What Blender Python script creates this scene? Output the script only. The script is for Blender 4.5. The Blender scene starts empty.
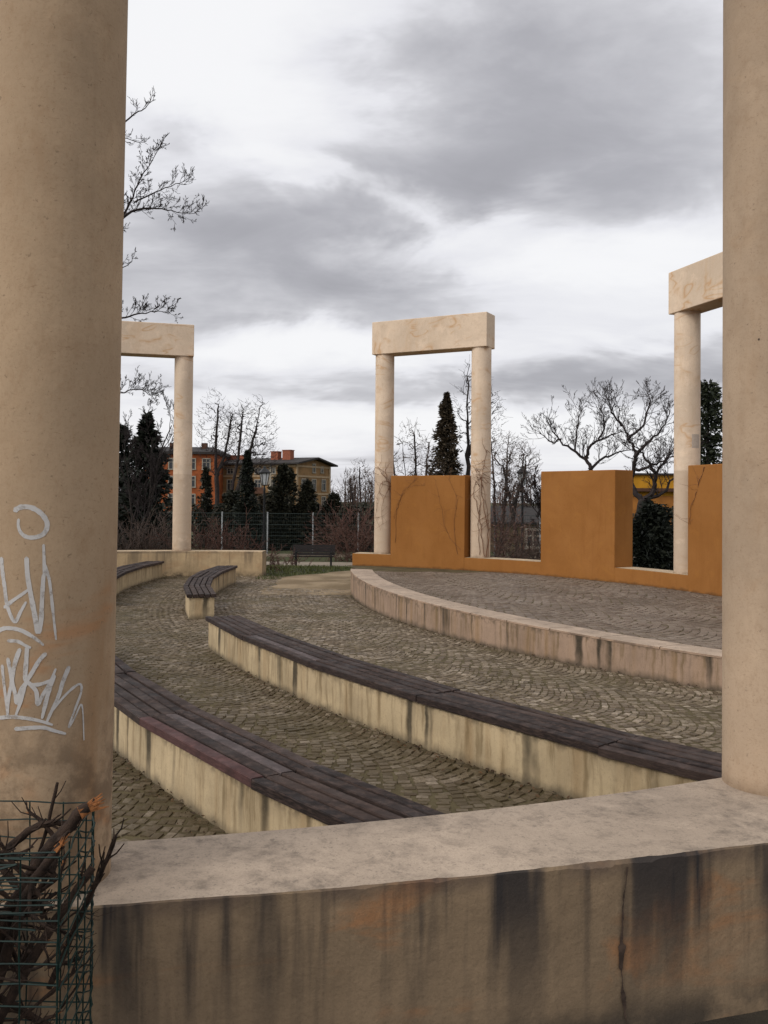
import bpy, math, random
from mathutils import Vector, Matrix, noise
PI = math.pi
R = math.radians
sc = bpy.context.scene
COL = sc.collection
EYE = 1.7
F = 920.0

# ------------------------------------------------------------------ helpers
class MB:
    """collects faces and links them as ONE mesh object"""
    def __init__(s): s.v = []; s.f = []
    def add(s, vs, fs):
        b = len(s.v); s.v += [tuple(v) for v in vs]; s.f += [tuple(b + i for i in f) for f in fs]
    def box(s, c, size, rz=0.0, M=None, bottom=True):
        x, y, z = size[0] / 2, size[1] / 2, size[2] / 2
        vs = [Vector((sx * x, sy * y, sz * z)) for sz in (-1, 1) for sx, sy in ((-1, -1), (1, -1), (1, 1), (-1, 1))]
        m = M if M is not None else Matrix.Rotation(rz, 3, 'Z')
        vs = [m @ v + Vector(c) for v in vs]
        fs = [(4, 5, 6, 7), (0, 1, 5, 4), (1, 2, 6, 5), (2, 3, 7, 6), (3, 0, 4, 7)]
        if bottom: fs.append((3, 2, 1, 0))
        s.add(vs, fs)
    def seg(s, p, q, r0, r1, n=4, cap=False):
        p = Vector(p); q = Vector(q); d = q - p
        if d.length < 1e-6: return
        d.normalize()
        a = d.cross(Vector((0, 0, 1)) if abs(d.z) < .9 else Vector((1, 0, 0))).normalized(); b = d.cross(a)
        vs = []
        for P, r in ((p, r0), (q, r1)):
            for i in range(n):
                t = 2 * PI * i / n
                vs.append(P + a * (r * math.cos(t)) + b * (r * math.sin(t)))
        fs = [(i, (i + 1) % n, n + (i + 1) % n, n + i) for i in range(n)]
        if cap: fs += [tuple(range(n))[::-1], tuple(range(n, 2 * n))]
        s.add(vs, fs)
    def tube(s, pts, rad, n=6, cap=True):
        pts = [Vector(p) for p in pts]
        rs = rad if isinstance(rad, (list, tuple)) else [rad] * len(pts)
        up = None; rings = []
        for i, p in enumerate(pts):
            d = (pts[min(i + 1, len(pts) - 1)] - pts[max(i - 1, 0)]).normalized()
            if up is None: up = d.orthogonal().normalized()
            a = (up - d * up.dot(d)).normalized(); b = d.cross(a); up = a
            rings.append([p + a * (rs[i] * math.cos(2 * PI * k / n)) + b * (rs[i] * math.sin(2 * PI * k / n)) for k in range(n)])
        vs = [v for r_ in rings for v in r_]
        fs = [(i * n + k, i * n + (k + 1) % n, (i + 1) * n + (k + 1) % n, (i + 1) * n + k) for i in range(len(pts) - 1) for k in range(n)]
        if cap: fs += [tuple(range(n))[::-1], tuple((len(pts) - 1) * n + k for k in range(n))]
        s.add(vs, fs)
    def lathe(s, prof, c=(0, 0, 0), n=48, jit=None):
        vs = []
        for r, z in prof:
            for i in range(n):
                t = 2 * PI * i / n
                vs.append((c[0] + r * math.cos(t), c[1] + r * math.sin(t), c[2] + z))
        fs = [(j * n + i, j * n + (i + 1) % n, (j + 1) * n + (i + 1) % n, (j + 1) * n + i) for j in range(len(prof) - 1) for i in range(n)]
        fs += [tuple(range(n))[::-1], tuple((len(prof) - 1) * n + i for i in range(n))]
        s.add(vs, fs)
    def sections(s, secs, cap=True):
        """loft of closed cross-sections with equal counts"""
        n = len(secs[0]); vs = [v for q in secs for v in q]
        fs = [(i * n + k, i * n + (k + 1) % n, (i + 1) * n + (k + 1) % n, (i + 1) * n + k) for i in range(len(secs) - 1) for k in range(n)]
        if cap: fs += [tuple(range(n))[::-1], tuple((len(secs) - 1) * n + k for k in range(n))]
        s.add(vs, fs)
    def build(s, name, mat, parent=None, smooth=None, bevel=0, recalc=False, off=None):
        me = bpy.data.meshes.new(name)
        vs = s.v if off is None else [(a - off[0], b - off[1], c - off[2]) for a, b, c in s.v]
        me.from_pydata(vs, [], s.f); me.update()
        if recalc:
            import bmesh
            bm = bmesh.new(); bm.from_mesh(me); bmesh.ops.recalc_face_normals(bm, faces=bm.faces); bm.to_mesh(me); bm.free()
        me.materials.append(mat)
        if smooth:
            me.shade_smooth(); me.set_sharp_from_angle(angle=R(smooth))
        o = bpy.data.objects.new(name, me); COL.objects.link(o)
        if parent is not None: o.parent = parent
        if off is not None and parent is None: o.location = off
        if bevel:
            m = o.modifiers.new('edge', 'BEVEL'); m.width = bevel; m.segments = 2; m.limit_method = 'ANGLE'; m.angle_limit = R(40)
        return o

def tag(o, label=None, cat=None, group=None, kind=None):
    if label: o['label'] = label
    if cat: o['category'] = cat
    if group: o['group'] = group
    if kind: o['kind'] = kind
    return o
def empty(name, loc=(0, 0, 0), rz=0, label=None, cat=None, group=None):
    o = bpy.data.objects.new(name, None); COL.objects.link(o)
    o.location = loc; o.rotation_euler = (0, 0, rz); o.empty_display_size = .2
    return tag(o, label, cat, group)
def copy_tree(o, parent=None):
    c = o.copy(); COL.objects.link(c)
    if parent is not None: c.parent = parent
    for ch in [x for x in bpy.data.objects if x.parent == o]: copy_tree(ch, c)
    return c
def at(px, py, Y):          # a far thing's place: bearing and elevation at distance Y
    return Vector(((px - 384) / F * Y, Y, EYE + (499 + .0085 * (px - 384) - py) / F * Y))
def polar(c, r, a, z=0.0): return Vector((c[0] + r * math.cos(a), c[1] + r * math.sin(a), z))
def arc_prism(mb, c, r0, r1, a0, a1, z0, z1, n):
    secs = []
    for i in range(n + 1):
        a = a0 + (a1 - a0) * i / n
        secs.append([polar(c, r0, a, z0), polar(c, r1, a, z0), polar(c, r1, a, z1), polar(c, r0, a, z1)])
    mb.sections(secs)
def fbm(x, y, z=0.0, o=4): return noise.fractal(Vector((x, y, z)), 1.0, 2.0, o)

# ------------------------------------------------------------------ materials
class NT:
    def __init__(s, name):
        s.m = bpy.data.materials.new(name); s.m.use_nodes = True
        s.t = s.m.node_tree; s.N = s.t.nodes; s.L = s.t.links
        s.b = s.N['Principled BSDF']; s.b.inputs['Roughness'].default_value = .85
        s.b.inputs['Specular IOR Level'].default_value = .25
    def n(s, ty, **k):
        o = s.N.new(ty)
        for a, v in k.items(): setattr(o, a, v)
        return o
    def put(s, sock, v):
        if isinstance(v, (int, float)): sock.default_value = v
        elif isinstance(v, (tuple, list)):
            sock.default_value = tuple(v) if len(v) == len(sock.default_value) else tuple(v) + (1.0,)
        else: s.L.new(v, sock)
    def math(s, op, a, b=0.0, clamp=False):
        o = s.n('ShaderNodeMath', operation=op, use_clamp=clamp); s.put(o.inputs[0], a); s.put(o.inputs[1], b); return o.outputs[0]
    def pos(s): return s.n('ShaderNodeNewGeometry').outputs['Position']
    def obj(s): return s.n('ShaderNodeTexCoord').outputs['Object']
    def map(s, v, sc_=(1, 1, 1), rot=(0, 0, 0), loc=(0, 0, 0)):
        o = s.n('ShaderNodeMapping'); s.L.new(v, o.inputs[0])
        o.inputs['Scale'].default_value = sc_; o.inputs['Rotation'].default_value = rot; o.inputs['Location'].default_value = loc
        return o.outputs[0]
    def noise(s, v, scale, det=4, rough=.6, dist=0.0, col=False):
        o = s.n('ShaderNodeTexNoise'); s.L.new(v, o.inputs['Vector'])
        o.inputs['Scale'].default_value = scale; o.inputs['Detail'].default_value = det
        o.inputs['Roughness'].default_value = rough; o.inputs['Distortion'].default_value = dist
        return o.outputs['Color' if col else 'Fac']
    def ramp(s, f, a, b, c0=0.0, c1=1.0):
        o = s.n('ShaderNodeMapRange', interpolation_type='SMOOTHSTEP'); s.put(o.inputs[0], f)
        for i, v in zip((1, 2, 3, 4), (a, b, c0, c1)): o.inputs[i].default_value = v
        return o.outputs[0]
    def mix(s, f, a, b, mode='MIX'):
        o = s.n('ShaderNodeMix', data_type='RGBA', blend_type=mode)
        s.put(o.inputs[0], f); s.put(o.inputs[6], a); s.put(o.inputs[7], b); return o.outputs[2]
    def sep(s, v):
        o = s.n('ShaderNodeSeparateXYZ'); s.L.new(v, o.inputs[0]); return o.outputs
    def normal(s):
        return s.n('ShaderNodeNewGeometry').outputs['Normal']
    def isl(s): return s.n('ShaderNodeNewGeometry').outputs['Random Per Island']
    def color(s, c): s.put(s.b.inputs['Base Color'], c); return s
    def rough(s, r): s.put(s.b.inputs['Roughness'], r); return s
    def bump(s, h, strength=.3, dist=.01):
        o = s.n('ShaderNodeBump'); s.put(o.inputs['Height'], h); o.inputs['Strength'].default_value = strength; o.inputs['Distance'].default_value = dist
        s.L.new(o.outputs[0], s.b.inputs['Normal']); return s

def flat_mat(name, c, var=.25, scale=6.0, rough=.8, bump=0.0):
    t = NT(name); v = t.pos()
    k = t.noise(v, scale, 5)
    dark = tuple(x * (1 - var) for x in c); lite = tuple(min(1, x * (1 + var)) for x in c)
    t.color(t.mix(t.ramp(k, .3, .7), dark, lite)).rough(rough)
    if bump: t.bump(t.noise(v, scale * 8, 3), bump, .005)
    return t.m

def plaster(name, base, smear=(.36, .19, .08), smear_amt=.5, vein=0.0, low=None, rust=0.0, dark=.25):
    t = NT(name); v = t.pos()
    k = t.noise(v, 1.1, 5, .62, .4)
    c = t.mix(t.ramp(k, .3, .72), tuple(x * .82 for x in base), tuple(min(1, x * 1.07) for x in base))
    # brown weather smears running diagonally and down
    d = t.noise(t.map(v, (1.6, 1.6, .38), (0, R(24), 0)), 1.5, 5, .6, .7)
    c = t.mix(t.math('MULTIPLY', t.ramp(d, .5, .74), smear_amt), c, smear)
    s = t.noise(t.map(v, (7, 7, .35)), 1.3, 4, .6)
    c = t.mix(t.math('MULTIPLY', t.ramp(s, .52, .78), dark), c, tuple(x * .45 for x in base))
    if vein:
        e = t.noise(t.map(v, (.8, .8, 1.9), (R(12), R(22), 0)), 1.25, 2, .5, 1.1)
        a = t.math('ABSOLUTE', t.math('SUBTRACT', e, .5))
        brk = t.ramp(t.noise(v, 2.3, 2), .42, .62)
        c = t.mix(t.math('MULTIPLY', t.math('MULTIPLY', t.ramp(a, .0, .024, 1, 0), brk), vein * .6), c, (.44, .235, .10))
        a2 = t.ramp(a, .0, .07, 1, 0)
        c = t.mix(t.math('MULTIPLY', t.math('MULTIPLY', a2, brk), vein * .4), c, (.50, .29, .13))
    z = t.sep(v)[2]
    if rust:
        o = t.noise(t.map(v, (1.3, 1.3, 2.4), (0, R(30), 0), (3, 1, 0)), 1.5, 4, .6, .8)
        m = t.math('MULTIPLY', t.ramp(o, .52, .7), t.ramp(z, 1.9, 1.1))
        c = t.mix(t.math('MULTIPLY', m, rust), c, (.40, .15, .04))
        lowm = t.math('MULTIPLY', t.ramp(z, 1.22, .85), t.ramp(t.noise(v, 9, 6, .7), .38, .62))
        c = t.mix(t.math('MULTIPLY', lowm, .65), c, (.10, .065, .04))
    if low:
        lm = t.ramp(t.math('ADD', z, t.math('MULTIPLY', t.noise(v, 3, 2), .02)), 2.22, 2.2)
        c = t.mix(t.math('MULTIPLY', lm, .8), c, low)
        st = t.math('MULTIPLY', t.ramp(z, .95, .5), t.ramp(t.noise(v, 5, 4), .38, .7))
        c = t.mix(t.math('MULTIPLY', st, .5), c, tuple(x * .5 for x in low))
    c = t.mix(t.math('MULTIPLY', t.ramp(t.noise(v, 7, 6, .7, .6), .5, .74), .26), c, tuple(x * f for x, f in zip(base, (.66, .58, .5))))
    c = t.mix(t.math('MULTIPLY', t.ramp(t.noise(t.map(v, (1, 1, .5)), 23, 6, .75), .5, .7), .34), c, tuple(x * f for x, f in zip(base, (.68, .6, .52))))
    c = t.mix(t.math('MULTIPLY', t.ramp(t.noise(v, 4.3, 5, .6, .3), .55, .7), .25), c, tuple(min(1, x * 1.3) for x in base))
    c = t.mix(t.math('MULTIPLY', t.ramp(t.noise(v, 110, 4, .75), .50, .66), .30), c, tuple(x * f for x, f in zip(base, (.62, .55, .48))))
    c = t.mix(t.math('MULTIPLY', t.ramp(t.noise(t.map(v, (1, 1, 3.5), (.3, .2, 0)), 26, 5, .7, 1.2), .60, .68), .40), c, tuple(x * f for x, f in zip(base, (.5, .42, .36))))
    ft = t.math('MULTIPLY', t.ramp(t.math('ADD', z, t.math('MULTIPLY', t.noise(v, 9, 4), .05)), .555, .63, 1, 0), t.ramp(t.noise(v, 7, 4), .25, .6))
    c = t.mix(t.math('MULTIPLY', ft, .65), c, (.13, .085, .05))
    pit = t.noise(v, 55, 3, .7)
    c = t.mix(t.math('MULTIPLY', t.ramp(pit, .64, .72), .5), c, tuple(x * .4 for x in base))
    t.color(c).rough(.9)
    t.bump(t.math('ADD', t.noise(v, 38, 5, .7), t.math('MULTIPLY', t.noise(v, 6, 3), 2.0)), .35, .004)
    return t.m

def wall_mat(name, side, top, streak=.9, orange=.5, topdirt=.6):
    """plaster wall with a weathered top: black drip streaks and rust on the sides, lichen dirt on the top"""
    t = NT(name); v = t.pos(); z = t.sep(v)[2]; nz = t.sep(t.normal())[2]
    k = t.noise(v, 2.2, 6, .65, .5)
    c = t.mix(t.ramp(k, .3, .7), tuple(x * .78 for x in side), tuple(x * 1.1 for x in side))
    o = t.noise(t.map(v, (1.0, 1.0, 2.2), (0, R(20), 0), (5, 0, 2)), 1.5, 5, .62, .6)
    c = t.mix(t.math('MULTIPLY', t.ramp(o, .52, .68), orange), c, (.33, .15, .06))
    pale = t.noise(v, 3.1, 5, .6, 1.0)
    c = t.mix(t.math('MULTIPLY', t.ramp(pale, .56, .7), .3), c, tuple(min(1, x * 1.25) for x in side))
    s1 = t.noise(t.map(v, (1, 1, .10)), 5.2, 4, .55)
    s2 = t.noise(t.map(v, (1, 1, .06), (0, 0, 0), (2, 7, 0)), 17, 3, .6)
    up = t.ramp(t.math('ADD', z, t.math('MULTIPLY', t.noise(v, 4, 3), .22)), .05, .60, .15, 1)
    sm = t.math('ADD', t.math('MULTIPLY', t.ramp(s1, .45, .62), .95), t.math('MULTIPLY', t.ramp(s2, .52, .72), .5), clamp=True)
    c = t.mix(t.math('MULTIPLY', t.ramp(t.noise(v, 11, 6, .7, .5), .5, .74), .28), c, tuple(x * .55 for x in side))
    c = t.mix(t.math('MULTIPLY', t.ramp(t.noise(v, 26, 5, .7), .55, .72), .2), c, tuple(min(1, x * 1.3) for x in side))
    c = t.mix(t.math('MULTIPLY', t.ramp(t.noise(v, 120, 4, .75), .50, .66), .32), c, tuple(x * .5 for x in side))
    edge = t.math('MULTIPLY', t.ramp(z, .47, .535), t.ramp(t.noise(v, 5, 4), .3, .6))
    c = t.mix(t.math('MULTIPLY', edge, .6), c, (.06, .042, .038))
    c = t.mix(t.math('MULTIPLY', t.math('MULTIPLY', sm, up), streak), c, (.032, .027, .025))
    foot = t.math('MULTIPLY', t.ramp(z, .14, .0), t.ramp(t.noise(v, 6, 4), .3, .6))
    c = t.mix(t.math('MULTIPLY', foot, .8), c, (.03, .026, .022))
    # top face
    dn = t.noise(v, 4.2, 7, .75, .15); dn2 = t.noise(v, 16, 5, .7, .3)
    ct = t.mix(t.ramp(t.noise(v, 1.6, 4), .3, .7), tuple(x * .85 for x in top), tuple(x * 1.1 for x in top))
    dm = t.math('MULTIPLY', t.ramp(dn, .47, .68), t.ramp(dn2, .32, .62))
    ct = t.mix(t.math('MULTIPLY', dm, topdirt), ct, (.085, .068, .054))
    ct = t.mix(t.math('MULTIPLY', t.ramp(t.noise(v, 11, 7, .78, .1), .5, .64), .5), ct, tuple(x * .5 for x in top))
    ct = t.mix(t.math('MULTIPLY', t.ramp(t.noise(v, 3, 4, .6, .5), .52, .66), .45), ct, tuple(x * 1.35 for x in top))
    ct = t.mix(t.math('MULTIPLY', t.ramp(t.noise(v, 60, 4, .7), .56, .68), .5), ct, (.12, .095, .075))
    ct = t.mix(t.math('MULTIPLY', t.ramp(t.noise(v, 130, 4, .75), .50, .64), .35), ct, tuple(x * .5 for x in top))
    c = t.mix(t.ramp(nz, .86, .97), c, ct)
    t.color(c).rough(.92)
    t.bump(t.math('ADD', t.noise(v, 45, 5, .7), t.math('MULTIPLY', t.noise(v, 9, 4), 2.5)), .5, .005)
    return t.m

def bench_base_mat(name, base, dk=.9, per=4.0):
    t = NT(name); v = t.pos(); z = t.sep(v)[2]
    c = t.mix(t.ramp(t.noise(v, 2.5, 5, .6, .4), .3, .7), tuple(x * .78 for x in base), tuple(x * 1.08 for x in base))
    w = t.noise(t.map(v, (1, 1, .05)), 6.0, 2, .5)
    c = t.mix(t.math('MULTIPLY', t.ramp(w, .5, .75), .45), c, (.24, .14, .055))
    wob = t.noise(v, 5, 3, col=True)
    vv = t.n('ShaderNodeVectorMath', operation='MULTIPLY_ADD'); t.L.new(wob, vv.inputs[0]); vv.inputs[1].default_value = (.05, .05, 0); t.L.new(v, vv.inputs[2])
    s1 = t.noise(t.map(vv.outputs[0], (1, 1, .05), (0, 0, 0), (1, 3, 0)), per * 1.5, 2, .5)
    s2 = t.noise(t.map(vv.outputs[0], (1, 1, .08), (0, 0, 0), (8, 3, 0)), per * 4.5, 3, .6)
    fade = t.ramp(t.math('ADD', z, t.math('MULTIPLY', t.noise(v, 7, 2), .25)), .02, .34, .35, 1)
    c = t.mix(t.math('MULTIPLY', t.math('MULTIPLY', t.ramp(s2, .46, .70), fade), .7 * dk), c, (.13, .085, .035))
    c = t.mix(t.math('MULTIPLY', t.math('MULTIPLY', t.ramp(s1, .57, .70), fade), dk), c, (.035, .028, .018))
    foot = t.ramp(t.math('ADD', z, t.math('MULTIPLY', t.noise(v, 8, 4), .12)), .045, .14, 1, 0)  # mossy stain at the foot, raised higher to paint in contact shadow
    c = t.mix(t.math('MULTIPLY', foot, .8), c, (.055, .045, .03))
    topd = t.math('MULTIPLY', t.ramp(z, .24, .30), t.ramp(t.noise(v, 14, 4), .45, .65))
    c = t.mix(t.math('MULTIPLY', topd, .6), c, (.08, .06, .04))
    c = t.mix(t.math('MULTIPLY', t.ramp(t.noise(v, 70, 5, .75), .52, .66), .35), c, tuple(x * .5 for x in base))
    t.color(c).rough(.9)
    t.bump(t.math('ADD', t.noise(v, 40, 4, .7), t.math('MULTIPLY', t.noise(v, 8, 3), 2)), .4, .004)
    return t.m

def wood_mat(name, a, b, rough=.55):
    t = NT(name); v = t.pos(); r = t.isl()
    g = t.noise(t.map(v, (3, 3, 30)), 5, 6, .7, .4)
    c = t.mix(r, a, b)
    c = t.mix(t.math('MULTIPLY', t.ramp(g, .42, .7), .6), c, tuple(min(1, x * 2.2) for x in b))
    c = t.mix(t.math('MULTIPLY', t.ramp(t.noise(v, 7, 5), .5, .68), .5), c, tuple(x * .45 for x in a))
    t.color(c).rough(t.ramp(t.noise(v, 5, 3), .3, .7, rough - .12, rough + .2))
    t.bump(t.noise(t.map(v, (6, 6, 40)), 9, 5, .7), .45, .004)
    return t.m

def setts_mat(name, cols, moss=(.055, .042, .012), mossamt=.5, near=False):
    t = NT(name); v = t.pos(); r = t.isl()
    rp = t.n('ShaderNodeValToRGB'); t.L.new(r, rp.inputs[0])
    e = rp.color_ramp.elements
    while len(e) < len(cols): e.new(.5)
    for i, cc in enumerate(cols):
        e[i].position = i / (len(cols) - 1); e[i].color = tuple(cc) + (1,)
    c = rp.outputs[0]
    c = t.mix(t.math('MULTIPLY', t.ramp(t.noise(v, 1.0, 4), .42, .68), mossamt), c, moss)
    c = t.mix(t.math('MULTIPLY', t.ramp(t.noise(v, 60, 4, .7), .42, .68), .5), c, tuple(x * .5 for x in cols[0]))
    if near:        # the setts between the benches are darker and mossy
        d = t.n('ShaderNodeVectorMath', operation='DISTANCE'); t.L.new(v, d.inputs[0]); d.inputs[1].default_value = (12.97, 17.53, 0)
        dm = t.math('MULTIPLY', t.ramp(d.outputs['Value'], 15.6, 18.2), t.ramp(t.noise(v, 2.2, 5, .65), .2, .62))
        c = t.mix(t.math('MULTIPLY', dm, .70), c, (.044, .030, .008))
    t.color(c).rough(t.ramp(t.noise(v, 3, 3), .3, .7, .5, .85))
    t.bump(t.noise(v, 90, 4, .7), .5, .004)
    return t.m

def leaf_mat(name, a, b, rough=.7):
    t = NT(name); r = t.isl()
    t.color(t.mix(r, a, b)).rough(rough)
    return t.m

M = {}
M['col'] = plaster('plaster_far_columns', (.67, .53, .395), smear=(.50, .31, .15), smear_amt=.30, vein=.75, low=(.47, .36, .26), dark=.12)
M['beam'] = plaster('plaster_beams', (.655, .515, .38), smear=(.48, .28, .12), smear_amt=.30, vein=.95, dark=.14)
M['col_brown'] = plaster('plaster_brown_column', (.395, .28, .175), smear=(.24, .125, .052), smear_amt=.9, rust=.75, dark=.3)
M['col_pale'] = plaster('plaster_pale_column', (.42, .31, .212), smear=(.33, .205, .11), smear_amt=.5, vein=.1, dark=.12)
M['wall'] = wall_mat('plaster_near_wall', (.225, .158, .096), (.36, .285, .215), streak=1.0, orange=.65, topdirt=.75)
M['farwall'] = wall_mat('plaster_far_wall', (.42, .305, .175), (.45, .34, .22), streak=.5, orange=.2, topdirt=.4)
t = NT('orange_render'); v = t.pos()
c = t.mix(t.ramp(t.noise(v, 1.2, 5, .6, .5), .3, .7), (.245, .102, .027), (.285, .124, .036))
c = t.mix(t.math('MULTIPLY', t.ramp(t.noise(t.map(v, (3, 3, .4)), 2.2, 4), .54, .74), .2), c, (.17, .055, .012))
c = t.mix(t.math('MULTIPLY', t.ramp(t.math('ADD', t.sep(v)[2], t.math('MULTIPLY', t.noise(v, 6, 4), .12)), .40, .34), .6), c, (.07, .035, .018))
c = t.mix(t.math('MULTIPLY', t.ramp(t.noise(v, 3.2, 6, .7, .8), .5, .7), .3), c, (.33, .145, .035))
c = t.mix(t.math('MULTIPLY', t.ramp(t.noise(t.map(v, (1, 1, .12)), 9, 4, .6), .56, .74), .18), c, (.16, .06, .014))
c = t.mix(t.math('MULTIPLY', t.ramp(t.noise(v, 30, 4, .7), .55, .7), .25), c, (.17, .06, .012))
t.b.inputs['Specular IOR Level'].default_value = .1
t.color(c).rough(.92).bump(t.noise(v, 45, 4, .7), .35, .004); M['orange'] = t.m
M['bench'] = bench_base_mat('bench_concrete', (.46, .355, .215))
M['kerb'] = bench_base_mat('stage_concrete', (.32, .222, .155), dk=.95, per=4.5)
M['kerbtop'] = wall_mat('stage_coping', (.32, .22, .15), (.36, .275, .205), streak=.5, orange=.1, topdirt=.6)
M['wood'] = wood_mat('dark_weathered_wood', (.012, .0070, .0058), (.044, .0285, .0225), rough=.75)
M['redwood'] = wood_mat('reddish_wood', (.052, .024, .022), (.062, .03, .027), rough=.75)
M['greywood'] = wood_mat('grey_wood', (.060, .045, .043), (.07, .054, .051), rough=.75)
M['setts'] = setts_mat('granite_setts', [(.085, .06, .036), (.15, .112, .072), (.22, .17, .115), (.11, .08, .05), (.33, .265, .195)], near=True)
M['deck'] = setts_mat('deck_setts', [(.12, .085, .06), (.175, .132, .098), (.21, .165, .125), (.15, .113, .083)], moss=(.08, .055, .035), mossamt=.5)
t = NT('joint_soil'); v = t.pos()
t.color(t.mix(t.ramp(t.noise(v, 3, 5), .35, .65), (.060, .045, .020), (.092, .072, .034))).rough(.95).bump(t.noise(v, 60, 4), .6, .01); M['joint'] = t.m
t = NT('ground_soil'); v = t.pos()
c = t.mix(t.ramp(t.noise(v, 2, 6), .35, .65), (.016, .013, .010), (.040, .032, .022))
c = t.mix(t.math('MULTIPLY', t.ramp(t.sep(v)[1], 16, 19), t.ramp(t.noise(v, .35, 4), .3, .5)), c, (.045, .048, .015))
t.color(c).rough(.95).bump(t.noise(v, 30, 5, .7), .9, .02); M['soil'] = t.m
t = NT('sandy_gravel'); v = t.pos()
c = t.mix(t.ramp(t.noise(v, 1.1, 5, .6), .4, .64), (.15, .105, .055), (.27, .20, .12))
c = t.mix(t.math('MULTIPLY', t.ramp(t.noise(v, 70, 3, .7), .5, .68), .6), c, (.15, .12, .08))
t.color(c).rough(.95).bump(t.noise(v, 90, 4), .5, .01); M['gravel'] = t.m
M['asphalt'] = flat_mat('pale_asphalt', (.22, .18, .135), .15, 2)
M['grass'] = leaf_mat('grass_blades', (.045, .06, .015), (.085, .085, .024))
M['bark'] = flat_mat('dark_bark', (.028, .022, .019), .4, 9, .9, .6)
M['twig'] = flat_mat('dark_twigs', (.026, .019, .018), .3, 9, .9)
M['redtwig'] = leaf_mat('red_brown_twigs', (.055, .022, .015), (.10, .048, .033))
M['browntwig'] = leaf_mat('brown_twigs', (.035, .022, .016), (.066, .042, .03))
M['bud'] = leaf_mat('brown_buds', (.06, .034, .025), (.10, .06, .042))
M['spruce'] = leaf_mat('dark_spruce_needles', (.004, .006, .004), (.013, .016, .008))
M['thuja'] = leaf_mat('thuja_leaves', (.008, .010, .005), (.024, .021, .009))
M['thuja_brown'] = leaf_mat('brownish_conifer_leaves', (.026, .019, .011), (.055, .038, .020))
M['ivy'] = leaf_mat('dark_ivy_leaves', (.008, .012, .006), (.028, .034, .014))
M['greenwire'] = flat_mat('green_coated_wire', (.004, .017, .013), .3, 40, .5)
M['stick'] = flat_mat('brown_stick_bark', (.030, .018, .012), .5, 30, .9, .9)
M['cut'] = flat_mat('fresh_cut_wood', (.27, .105, .034), .5, 60, .8, .5)
M['vine'] = flat_mat('vine_stems', (.15, .065, .032), .4, 20, .9)
t = NT('white_spray_paint'); v = t.pos()
t.color(t.mix(t.noise(v, 30, 4), (.40, .375, .35), (.52, .50, .48))).rough(.75)
t.put(t.b.inputs['Alpha'], t.ramp(t.noise(v, 38, 5, .7), .30, .52, .45, 1)); M['paint'] = t.m
M['patchpaint'] = flat_mat('grey_patch', (.40, .335, .275), .1, 20, .8)
M['fencepost'] = flat_mat('galvanised_post', (.26, .27, .27), .2, 6, .5)
M['fencemesh'] = flat_mat('green_fence_wire', (.025, .036, .032), .2, 6, .6)
M['iron'] = flat_mat('black_iron', (.014, .014, .014), .3, 8, .5)
M['benchwood'] = flat_mat('park_bench_wood', (.012, .008, .007), .3, 10, .6)
t = NT('lantern_glass'); t.b.inputs['Base Color'].default_value = (.55, .56, .55, 1); t.b.inputs['Roughness'].default_value = .2
t.b.inputs['Transmission Weight'].default_value = .5; M['lampglass'] = t.m
M['orangehouse'] = flat_mat('orange_facade', (.27, .072, .02), .3, .8)
M['brownhouse'] = flat_mat('tan_brick_facade', (.215, .125, .052), .2, .8)
M['paleband'] = flat_mat('pale_facade_band', (.33, .24, .145), .1, 2)
M['greyhouse'] = flat_mat('shed_facade', (.12, .095, .05), .2, 1)
M['yellowhouse'] = flat_mat('yellow_facade', (.40, .19, .012), .2, 1)
M['paleorange'] = flat_mat('ochre_facade', (.30, .12, .025), .2, 1)
M['darkband'] = flat_mat('dark_brown_band', (.075, .035, .02), .2, 2)
M['roof'] = flat_mat('dark_roofing', (.028, .024, .022), .2, 2)
M['brick'] = flat_mat('red_chimney_brick', (.23, .075, .04), .3, 6)
M['frame'] = flat_mat('white_window_frame', (.28, .25, .20), .1, 3)
t = NT('window_glass'); t.b.inputs['Base Color'].default_value = (.03, .033, .036, 1); t.b.inputs['Roughness'].default_value = .08; M['glass'] = t.m
M['chip'] = flat_mat('chipped_spots', (.09, .062, .045), .4, 40)
M['leaf'] = leaf_mat('leaves_and_contact_shade', (.022, .014, .008), (.11, .06, .026))

# ------------------------------------------------------------------ camera
cam = bpy.data.objects.new('camera', bpy.data.cameras.new('camera')); COL.objects.link(cam); sc.camera = cam
cam.data.sensor_fit = 'VERTICAL'; cam.data.sensor_height = 36; cam.data.sensor_width = 27
cam.data.lens = F / 1024 * 36; cam.data.shift_y = -30 / 1024; cam.data.clip_end = 3000; cam.data.clip_start = .05
cam.matrix_world = Matrix.Translation((0, 0, EYE)) @ Matrix.Rotation(PI / 2 + R(1.06), 4, 'X') @ Matrix.Rotation(.0085, 4, 'Z')

# ------------------------------------------------------------------ ground
RC = (-3.13, 11.4)                      # centre of the ring of arches
SC = (12.97, 17.53); SR = 13.58         # stage front edge
B2 = (16.49, 17.81); B2R = 19.88
B1 = (15.37, 16.67); B1R = 20.11
BA = (11.14, 17.03); BAR = 14.46
BB = (8.3, 17.8); BBR = 13.03
def gz(x, y):
    d = math.hypot(x - RC[0], y - RC[1])
    f = min(1, max(0, (d - 9.6) / 18)) * (1 if y > 8 else 0)
    f = f * f * (3 - 2 * f)
    far = max(0, y - 46) * .012
    return -.02 - 1.2 * f - min(far, 2.2)
mb = MB()
xs = [-900, -400, -200, -120] + [-80 + 4 * i for i in range(10)] + [-40 + 1.0 * i for i in range(81)] + [44 + 4 * i for i in range(10)] + [120, 200, 400, 900]
ys = [-300, -100, -40] + [-20 + 1.0 * i for i in range(81)] + [64 + 4 * i for i in range(12)] + [130, 160, 200, 300, 500, 900, 1500]
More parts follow.
